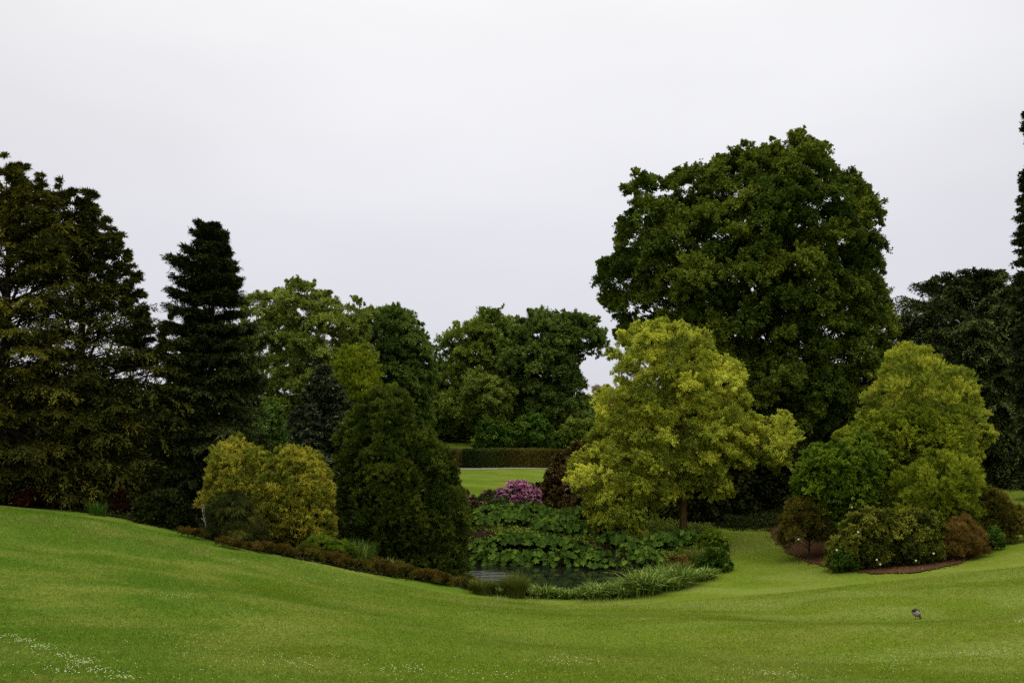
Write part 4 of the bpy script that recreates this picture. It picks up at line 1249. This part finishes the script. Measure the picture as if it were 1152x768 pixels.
GUN = [  # photo direction of the crown's top, distance, leaf radius, leaves, label
    (532, 590, 57.0, 0.40, 22, "gunnera clump nearest the dark domed conifer"),
    (553, 577, 60.5, 0.38, 22, "gunnera clump below the small faded rhododendron"),
    (576, 575, 61.0, 0.38, 22, "gunnera clump directly below the bright purple rhododendron"),
    (600, 574, 61.0, 0.40, 22, "gunnera clump below the grassy side of the copper shrub"),
    (543, 607, 55.2, 0.42, 22, "gunnera clump overhanging the bright end of the pond"),
    (564, 591, 58.2, 0.40, 24, "gunnera clump in the second row up from the middle of the water"),
    (571, 604, 55.4, 0.44, 24, "gunnera clump leaning over the middle of the dark water"),
    (590, 590, 58.0, 0.40, 24, "gunnera clump in the second row below the bright purple rhododendron"),
    (598, 603, 55.2, 0.44, 24, "gunnera clump at the water below the copper shrub's grassy side"),
    (622, 579, 59.5, 0.42, 24, "tall gunnera clump right below the copper shrub"),
    (618, 594, 57.0, 0.42, 24, "gunnera clump in the second row below the copper shrub"),
    (647, 572, 60.5, 0.42, 24, "tall gunnera clump under the sparse mauve rhododendron"),
    (626, 604, 54.8, 0.44, 24, "gunnera clump hanging over the water below the copper shrub"),
    (648, 595, 56.6, 0.42, 24, "gunnera clump beside the lowest boughs of the golden tree"),
    (650, 612, 53.8, 0.44, 22, "broad gunnera clump spreading low over the shaded water"),
    (672, 617, 52.4, 0.46, 22, "gunnera clump at the shaded corner of the pond"),
    (672, 598, 57.5, 0.42, 22, "gunnera clump half hidden under the hanging boughs of the golden tree"),
    (694, 606, 54.5, 0.44, 22, "shaded gunnera clump between the hanging boughs and the golden tree's trunk"),
    (716, 610, 52.0, 0.42, 22, "dark gunnera clump on the water side of the golden tree's trunk"),
    (742, 600, 54.0, 0.46, 24, "broad fern green gunnera clump at the foot of the golden tree's trunk"),
    (768, 597, 54.6, 0.44, 24, "fern green gunnera clump covering the base of the golden tree's trunk"),
    (548, 619, 53.9, 0.42, 20, "low gunnera clump drooping over the bright rippled water"),
    (574, 619, 53.7, 0.42, 20, "low gunnera clump drooping over the middle of the dark water"),
    (600, 619, 53.5, 0.42, 20, "low gunnera clump dipping into the water below the copper shrub's grassy side"),
    (628, 619, 53.0, 0.42, 20, "low gunnera clump dipping into the water before the golden tree's lowest boughs"),
    (726, 621, 50.0, 0.38, 18, "low gunnera clump over the strap leaves at the pond corner"),
]
for px, yt, d, R, nl, lab in GUN:
    p = W(px, yt, d)
    h = max(p[2] - max(g1(p[0], d), POND_Z - 0.3), 0.7)
    gunnera(p[0], d, h * 1.0, R * 0.52, int(nl * 2.9), lab)

# ------------------------------------------------------------------ near bank planting
def grass_clump(name, label, cat, px, d, n, h, spread, width, lean, mat, group, tm=0.5, spots=1, ex=0.0):
    x = W(px, 500, d)[0]
    gz = g1(x, d)
    root = thing(name, (x, d, gz), label, cat, group)
    parts = []
    for k in range(spots):
        parts.append(blades((x + rng.uniform(-ex, ex), d + rng.uniform(-ex, ex) * 0.6, gz), n, h * rng.uniform(0.8, 1.15), spread, width, lean, tm))
    V, Q, t = merge(parts)
    mesh_np("foliage", V - np.array([x, d, gz]), Q, mat, root, tint=t)


grass_clump("grass_tuft", "rounded olive grass tuft beside the bright end of the pond", "grass tuft", 544, 44.1, 1000, 0.85, 0.45, 0.022, 0.7, F_TUFT, "grass tufts by the pond")
grass_clump("grass_tuft", "rounded olive grass tuft in front of the middle of the water", "grass tuft", 579, 44.0, 1000, 0.95, 0.42, 0.022, 0.7, F_TUFT, "grass tufts by the pond")
SL = [(562, 44.9, .35, "short strap leaved clump between the two olive grass tufts"),
      (602, 44.5, .45, "short strap leaved clump just past the second olive grass tuft"),
      (622, 44.4, .48, "low strap leaved clump in front of the open dark water"),
      (643, 44.3, .50, "low strap leaved clump where the water narrows"),
      (664, 44.2, .60, "strap leaved clump at the turn of the pond edge"),
      (684, 44.6, .80, "tall strap leaved clump closing the pond corner"),
      (704, 44.7, .95, "pale arching strap leaved clump in front of the pond corner"),
      (726, 45.0, 1.0, "tallest pale arching strap leaved clump of the pond edge"),
      (748, 45.6, .90, "strap leaved clump in front of the small yellowish grass tuft"),
      (768, 46.4, .75, "strap leaved clump below the larger yellowish tuft"),
      (786, 47.6, .65, "dark strap leaved clump on the curve of the lawn edge"),
      (712, 46.6, .85, "strap leaved clump in the second row, over the water"),
      (738, 47.2, .85, "strap leaved clump in the second row, near the rust coloured plant")]
for px, d, h, lab in SL:
    grass_clump("strap_plant", lab, "plant", px, d, 100, h * rng.uniform(0.8, 1.6), 0.38, 0.06, 1.15, F_STRAP, "strap leaved plants along the pond edge", 0.5, 4, 0.5)
plant("ground_shrub", "glossy dark green mound where the pond planting meets the lawn", "shrub", dome(788, 822, 618, 648), 49.2, F_SHRUB, 0.26, 70, 16, 14, 0.16, 0.07, "arch", trunk=803, nlimb=12, woodname="stem")
plant("ground_shrub", "round fresh green mound near the golden tree's trunk", "shrub", dome(783, 816, 598, 628), 53.5, F_ISLEG, 0.28, 80, 16, 14, 0.16, 0.07, "arch", trunk=800, nlimb=12, woodname="stem")
grass_clump("grass_tuft", "larger yellowish grass tuft before the fresh green mound", "grass tuft", 786, 50.2, 900, 1.0, 0.6, 0.022, 0.5, F_TUFT, "grass tufts by the pond", 0.6)
grass_clump("grass_tuft", "small yellowish grass tuft among the strap leaves", "grass tuft", 762, 48.3, 700, 0.8, 0.5, 0.022, 0.5, F_TUFT, "grass tufts by the pond", 0.65)
plant("rust_plant", "small rust coloured plant behind the yellowish grass tufts", "shrub", dome(752, 775, 624, 640), 49.6, F_RUST, 0.2, 40, 14, 12, 0.14, 0.05, "arch", trunk=763, nlimb=10, woodname="stem")

# ------------------------------------------------------------------ left bed: heathers, grasses, small plants
HE = [(214, 606, 26, F_HEATH, "rust heather mound under the ragged conifers' last boughs"),
      (252, 617, 24, F_HEATH, "rust heather mound at the foot of the weeping shrub"),
      (282, 620, 28, F_HEATH, "rust heather mound in front of the golden conifer's twin tops"),
      (312, 625, 28, F_HEATH, "reddish heather mound below the golden conifer's far side"),
      (342, 629, 30, F_HEATHO, "olive heather mound beside the spreading juniper"),
      (370, 635, 30, F_HEATH, "brown heather mound before the spreading juniper"),
      (398, 640, 30, F_HEATHO, "olive heather mound before the tall green grass tuft"),
      (425, 645, 30, F_HEATH, "brown heather mound between the grass tufts and the lawn"),
      (452, 650, 32, F_HEATHO, "olive heather mound before the pale grass tuft"),
      (478, 656, 32, F_HEATH, "brown heather mound under the dark dome's skirt"),
      (503, 660, 30, F_HEATHO, "olive heather mound last but one before the pond"),
      (525, 664, 22, F_HEATHO, "olive heather mound at the water's edge")]
for px, py, w, mt, lab in HE:
    p = hit(px, py + 2)
    d = p[1] + 0.9
    plant("heather", lab, "heather", dome(px - w, px + w, py - rng.uniform(8, 15), py + 12, sq=2.2), d, mt, 0.20, 150, 16, 14, 0.13, 0.02, "upright", trunk=px, nlimb=14, kd=1.0, woodname="stem", group="heather mounds along the conifer bed", inset=0.4, trunk_r=0.02)
    if lab.startswith("olive"):
        continue
plant("juniper", "flat green juniper spreading below the golden conifer", "shrub", dome(338, 398, 604, 626), 44.6, F_ISLEG, 0.22, 90, 16, 14, 0.16, 0.03, "arch", trunk=368, nlimb=16, woodname="stem", trunk_r=0.03)
grass_clump("tall_grass", "bright green tall grass tuft between the golden conifer and dark dome", "grass tuft", 405, 45.2, 900, 1.05, 0.6, 0.02, 0.45, F_STRAP, "grass tufts in the conifer bed", 0.4)
grass_clump("tall_grass", "pale straw grass tuft against the dark dome", "grass tuft", 440, 45.0, 500, 0.8, 0.6, 0.018, 0.6, F_DRY, "grass tufts in the conifer bed", 0.5)
grass_clump("tall_grass", "small deep green grass tuft under the ragged conifers", "grass tuft", 112, 45.0, 130, 0.7, 0.35, 0.03, 0.6, F_SHRUB, "grass tufts in the conifer bed", 0.3)
plant("red_shrub", "dim red leaved shrub low under the olive brown conifer", "shrub", dome(14, 60, 552, 586), 47, F_REDD, 0.3, 60, 14, 12, 0.16, 0.08, "broad", trunk=38, nlimb=12, woodname="stem", trunk_r=0.03)
plant("red_shrub", "dim red leaved sprig shrub beside the deep green grass tuft", "shrub", dome(124, 146, 545, 592), 47.5, F_REDD, 0.25, 30, 12, 10, 0.15, 0.08, "broad", trunk=136, nlimb=12, woodname="stem", trunk_r=0.03)
plant("shade_shrub", "low dark evergreen at the lawn edge below the black spruce", "shrub", dome(150, 215, 555, 606), 45, F_DARK, 0.35, 80, 16, 12, 0.2, 0.08, "arch", trunk=182, nlimb=14, woodname="stem", trunk_r=0.03)
# white stems added in place of a bright glimpse between the plants
p = W(229, 602, 43.2)
gz = g1(p[0], p[1])
r_ = thing("bright_glimpse", (p[0], p[1], gz), "thin white stems added as a bright glimpse before the black spruce", "glimpse")
tb = Tubes()
tb.add(np.array([[0.0, 0, -0.1], [0.03, 0, 0.3], [0.10, 0.02, 0.6]]), [0.024, 0.022, 0.018], 7)
for a, zt, sx in [(0.05, 1.35, -0.12), (0.0, 1.1, 0.10), (0.1, 0.95, 0.16), (0.0, 1.4, -0.02), (0, 0.8, -0.15)]:
    tb.add(bez(np.array([0.08, 0.02, 0.5]), np.array([0.03 + sx * 0.5, 0, 0.85]), np.array([sx, a, zt]), 6), np.linspace(0.015, 0.006, 6), 5)
tb.build("stem", M_GLIMPSE, r_)

# low leafy cover on the beds
def cover(name, label, poly, n, mat, hmax, L, Wd):
    lo, hi = poly.min(0), poly.max(0)
    P = rng.uniform(lo, hi, (n, 2))
    P = P[(poly_sd(P, poly) > -0.15) & (poly_sd(P, POND) < 0.2)]
    k = 9
    hs_ = hmax * (0.35 + 0.65 * rng.uniform(0, 1, len(P))) * (0.6 + 0.4 * np.sin(P[:, 0] * 1.9) * np.cos(P[:, 1] * 1.7))
    B = np.stack([P[:, 0], P[:, 1], np.maximum(ground(P[:, 0], P[:, 1]), POND_Z)], 1)
    li = np.repeat(np.arange(len(P)), k)
    m = len(li)
    off = rng.normal(0, 0.12, (m, 3)); off[:, 2] = rng.uniform(0.1, 1.0, m) * hs_[li]
    A = rng.normal(0, 0.8, (m, 3)) + UP * 0.15
    N = UP + rng.normal(0, 0.45, (m, 3))
    V, Q = leaf_quads(B[li] + off, A, N, L * rng.uniform(0.6, 1.3, m), Wd * rng.uniform(0.7, 1.2, m))
    ct = np.clip(0.5 + rng.normal(0, 0.22, len(P)), 0, 1)
    tag(mesh_np(name, V, Q, mat, tint=np.clip(ct[li] + rng.normal(0, 0.12, m), 0, 1)), label, "ground cover", kind="stuff")


cover("ground_cover", "leafy green cover between the gunneras on the pond bank", BB, 5200, F_FAR2, 0.55, 0.16, 0.09)
front = LB.copy()
SHADE_POLY = np.array([W(800, 600, 61.5)[:2], W(820, 600, 60.5)[:2], W(850, 600, 60)[:2], W(866, 600, 60.5)[:2], W(880, 600, 62)[:2], W(905, 600, 67)[:2], W(900, 600, 75)[:2], W(800, 600, 75)[:2]])
cover("shade_tufts", "dark leaf tufts added to the painted shade under the great plane", SHADE_POLY, 9000, F_DARK, 0.22, 0.15, 0.09)  # dark tufts added to feather the edge of the painted shade
cover("shade_tufts", "dark leaf tufts fading the painted shade into the grass before the great plane", SHADE_POLY - [0, 1.2], 2600, F_DARK, 0.12, 0.13, 0.07)
cover("leaf_litter", "fallen brown leaves and bark scraps on the island bed", IB, 5200, F_RUST, 0.05, 0.10, 0.05)
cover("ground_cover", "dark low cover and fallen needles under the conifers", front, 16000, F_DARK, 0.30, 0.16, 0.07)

# ------------------------------------------------------------------ grass, daisies
def in_view(P, m=60):
    u = P[:, 0] / np.maximum(P[:, 1], 1) * F + 576
    return (u > -m) & (u < 1152 + m)


n = 1500000
dd = 9.5 + (42.0 - 9.5) * rng.uniform(0, 1, n) ** 1.7
xx = (rng.uniform(-40, 1192, n) - 576) / F * dd
zz = ground(xx, dd)
keep = (poly_sd(np.stack([xx, dd], 1), LB) < 0.05) & (poly_sd(np.stack([xx, dd], 1), POND) < -0.6)
keep &= rng.uniform(0, 1, n) < np.clip((dd / 16.0), 0.6, 1.0)
# only what the view could show
P = np.stack([xx, dd, zz], 1)[keep][:520000]
m = len(P)
a = rng.uniform(0, 2 * math.pi, m)
tilt = rng.uniform(0.25, 1.1, m)
A = np.stack([np.cos(a) * tilt, np.sin(a) * tilt, np.ones(m)], 1)
N = np.stack([np.cos(a), np.sin(a), -0.3 * np.ones(m)], 1) + rng.normal(0, 0.3, (m, 3))
big = 0.6 + P[:, 1] / 40.0
V, Q = leaf_quads(P - [0, 0, 0.004], A, N, rng.uniform(0.02, 0.05, m) * big, rng.uniform(0.006, 0.011, m) * big)
tag(mesh_np("grass", V, Q, M_BLADE, tint=rng.uniform(0, 1, m)), "short mown grass covering the near lawn", "grass", kind="stuff")

# longer rough grass: along the conifer bed edge and the pond edge
parts = []
edge = [(px, py) for px, py in LBED if -80 < px < 500]
for k in range(150):
    f = rng.uniform(0, 1)
    px = rng.uniform(-60, 240)
    py = np.interp(px, [p_[0] for p_ in LBED], [p_[1] for p_ in LBED]) + abs(rng.normal(0, 9)) + 2
    h_ = hit(px, py)
    parts.append(blades(h_, 26, rng.uniform(0.09, 0.2), 0.45, 0.012, 0.6, 0.35, 2))
for k in range(70):
    px = rng.uniform(548, 740)
    h_ = hit(px, 676 + rng.normal(0, 4) + 0.02 * abs(px - 650))
    parts.append(blades(h_, 24, rng.uniform(0.10, 0.26), 0.4, 0.012, 0.6, 0.55, 2))
V, Q, t = merge(parts)
tag(mesh_np("rough_grass", V, Q, F_DRY, tint=t), "longer rough grass along the bed and pond edges", "grass", kind="stuff")

# daisies
DA = [(8, 718, 14, 2.2, 26), (28, 724, 14, 2.5, 40), (46, 731, 14, 3, 55), (70, 741, 20, 3, 34), (92, 748, 14, 3, 50), (116, 758, 18, 3.5, 34), (138, 766, 16, 3, 34), (75, 756, 45, 6, 50), (200, 672, 20, 4, 26), (345, 655, 22, 3, 34), (395, 652, 16, 3, 26),
      (275, 632, 14, 2, 22), (540, 690, 40, 4, 40), (455, 755, 30, 6, 50), (640, 745, 40, 6, 46), (840, 625, 30, 8, 60), (825, 652, 22, 5, 50),
      (1085, 738, 40, 3, 50), (1150, 700, 8, 3, 40), (1010, 745, 50, 8, 46), (870, 760, 40, 6, 40), (300, 700, 60, 14, 46), (210, 720, 60, 12, 40),
      (700, 700, 60, 6, 30), (330, 745, 60, 10, 46), (1120, 735, 25, 3, 30), (560, 760, 60, 6, 40), (960, 655, 60, 5, 24)]
base, = [[]]
for px, py, sx, sy, k in DA:
    for j in range(k):
        q = hit(px + rng.normal(0, sx * 0.55), min(py + rng.normal(0, sy * 0.6), 790), 8, 90)
        base.append(q)
for j in range(420):
    base.append(hit(rng.uniform(0, 1152), 768 - 140 * rng.uniform(0, 1) ** 1.5, 8, 70))
base = np.array(base)
base = base[(poly_sd(base[:, :2], LB) < 0) & (poly_sd(base[:, :2], IB) < 0) & (poly_sd(base[:, :2], POND) < -1)]
m = len(base)
parts = []
for k in range(6):
    a = 2 * math.pi * k / 6 + rng.uniform(0, 1, m)
    A = np.stack([np.cos(a), np.sin(a), 0.15 + 0 * a], 1)
    V, Q = leaf_quads(base + [0, 0, 0.045], A, np.repeat([[0, -0.25, 1.0]], m, 0) + rng.normal(0, 0.15, (m, 3)), rng.uniform(0.005, 0.010, m) * (0.75 + base[:, 1] / 60), np.full(m, 0.008))
    parts.append((V, Q, np.full(m, 0.5)))
V, Q, t = merge(parts)
tag(mesh_np("daisies", V, Q, F_WHITE, tint=t), "scattered white daisies flowering in the lawn", "daisies", kind="stuff")

# ------------------------------------------------------------------ the duck
def duck():
    q = hit(1031, 696)
    root = thing("duck", q, "small grey and dark brown duck feeding with its head down on the lawn", "duck")
    root.rotation_euler = (0, 0, math.radians(-78))
    root.scale = (0.8, 0.8, 0.8)          # faces the camera, turned to one side
    mb = noise_mat("duck_feathers", [(0.05, 0.04, 0.03), (0.22, 0.19, 0.16), (0.42, 0.39, 0.35)], 26.0, 5.0, 0.8, 0.3, 0.01)
    md = noise_mat("duck_dark_feathers", [(0.010, 0.008, 0.007), (0.022, 0.018, 0.014), (0.04, 0.03, 0.02)], 20.0, 4.0, 0.7, 0.3, 0.01)
    mh = noise_mat("duck_head_feathers", [(0.03, 0.022, 0.012), (0.06, 0.042, 0.022), (0.09, 0.06, 0.03)], 24.0, 4.0, 0.7, 0.2, 0.01)
    mo = noise_mat("duck_bill", [(0.20, 0.13, 0.03), (0.28, 0.18, 0.05), (0.34, 0.22, 0.07)], 20.0, 2.0, 0.5, 0.1, 0.01)
    # one body: tail, rump, back, breast, neck bent down, head
    spine = np.array([[-0.27, 0, 0.235], [-0.23, 0, 0.235], [-0.17, 0, 0.225], [-0.08, 0, 0.22], [0.02, 0, 0.215], [0.10, 0, 0.205], [0.155, 0, 0.19],
                      [0.195, 0, 0.165], [0.225, 0, 0.13], [0.245, 0, 0.10], [0.265, 0, 0.075], [0.285, 0, 0.055], [0.298, 0, 0.045]])
    rad = np.array([0.012, 0.04, 0.085, 0.118, 0.125, 0.108, 0.08, 0.055, 0.042, 0.040, 0.043, 0.036, 0.016])
    t = Tubes()
    f = np.linspace(0, 1, len(spine)); ff = np.linspace(0, 1, 40)
    sp = np.stack([np.interp(ff, f, spine[:, i]) for i in range(3)], 1)
    rr = np.interp(ff, f, rad)
    k = np.array([0.25, 0.5, 0.25])
    for _ in range(2):
        sp[1:-1] = (sp[:-2] + 2 * sp[1:-1] + sp[2:]) / 4
        rr[1:-1] = (rr[:-2] + 2 * rr[1:-1] + rr[2:]) / 4
    t.add(sp, rr, 18)
    V = np.vstack(t.V); Q = np.vstack(t.Q)
    o = mesh_np("body", V, Q, mb, root, smooth=True)
    o.data.materials.append(md); o.data.materials.append(mh)
    cen = V[Q].mean(1)
    mi = np.zeros(len(Q), dtype=np.int32)
    mi[(cen[:, 0] < -0.17)] = 1
    mi[(cen[:, 0] > 0.205)] = 2
    o.data.polygons.foreach_set("material_index", mi)
    for s in (-1, 1):
        # folded wing: a thick curved shell lying along the flank
        nu, nv = 12, 6
        W_ = []
        for i in range(nu):
            u = i / (nu - 1)
            x = 0.10 - 0.36 * u
            hw = 0.075 * math.sin(math.pi * min(u * 0.85 + 0.12, 1)) + 0.006
            rad_ = np.interp(x, spine[:7, 0], rad[:7]) + 0.012
            for j in range(nv):
                v = j / (nv - 1) * 2 - 1
                ang = math.radians(52) + v * hw / max(rad_, 0.05)
                W_.append([x, s * math.cos(ang) * rad_, 0.222 + math.sin(ang) * rad_ + 0.02 * u])
        W_ = np.array(W_)
        i, j = np.meshgrid(np.arange(nu - 1), np.arange(nv - 1), indexing="ij")
        a = (i * nv + j).ravel()
        wq = mesh_np("wing", W_, np.stack([a, a + 1, a + nv + 1, a + nv], 1), md, root, smooth=True)
        sm = wq.modifiers.new("thick", "SOLIDIFY"); sm.thickness = 0.012
        tl = Tubes()
        tl.add(np.array([[0.0, s * 0.05, 0.12], [0.01, s * 0.052, 0.06], [0.0, s * 0.052, 0.008]]), [0.016, 0.009, 0.008], 7)
        for aa in (-0.45, 0.0, 0.45):
            tl.add(np.array([[0.0, s * 0.052, 0.010], [0.035 * math.cos(aa), s * 0.052 + 0.035 * math.sin(aa), 0.008], [0.065 * math.cos(aa), s * 0.052 + 0.065 * math.sin(aa), 0.004]]), [0.008, 0.006, 0.003], 5)
        tl.build("leg", mo, root)
        te = Tubes()
        te.add(np.array([[0.268, s * 0.030, 0.088], [0.270, s * 0.036, 0.090], [0.272, s * 0.041, 0.091]]), [0.008, 0.007, 0.002], 8)
        te.build("eye", md, root)
    tb = Tubes()
    bp = np.array([[0.288, 0, 0.052], [0.305, 0, 0.036], [0.322, 0, 0.022], [0.334, 0, 0.012]])
    tb.add(bp, [0.018, 0.016, 0.016, 0.006], 10)
    tb.build("bill", mo, root)


duck()
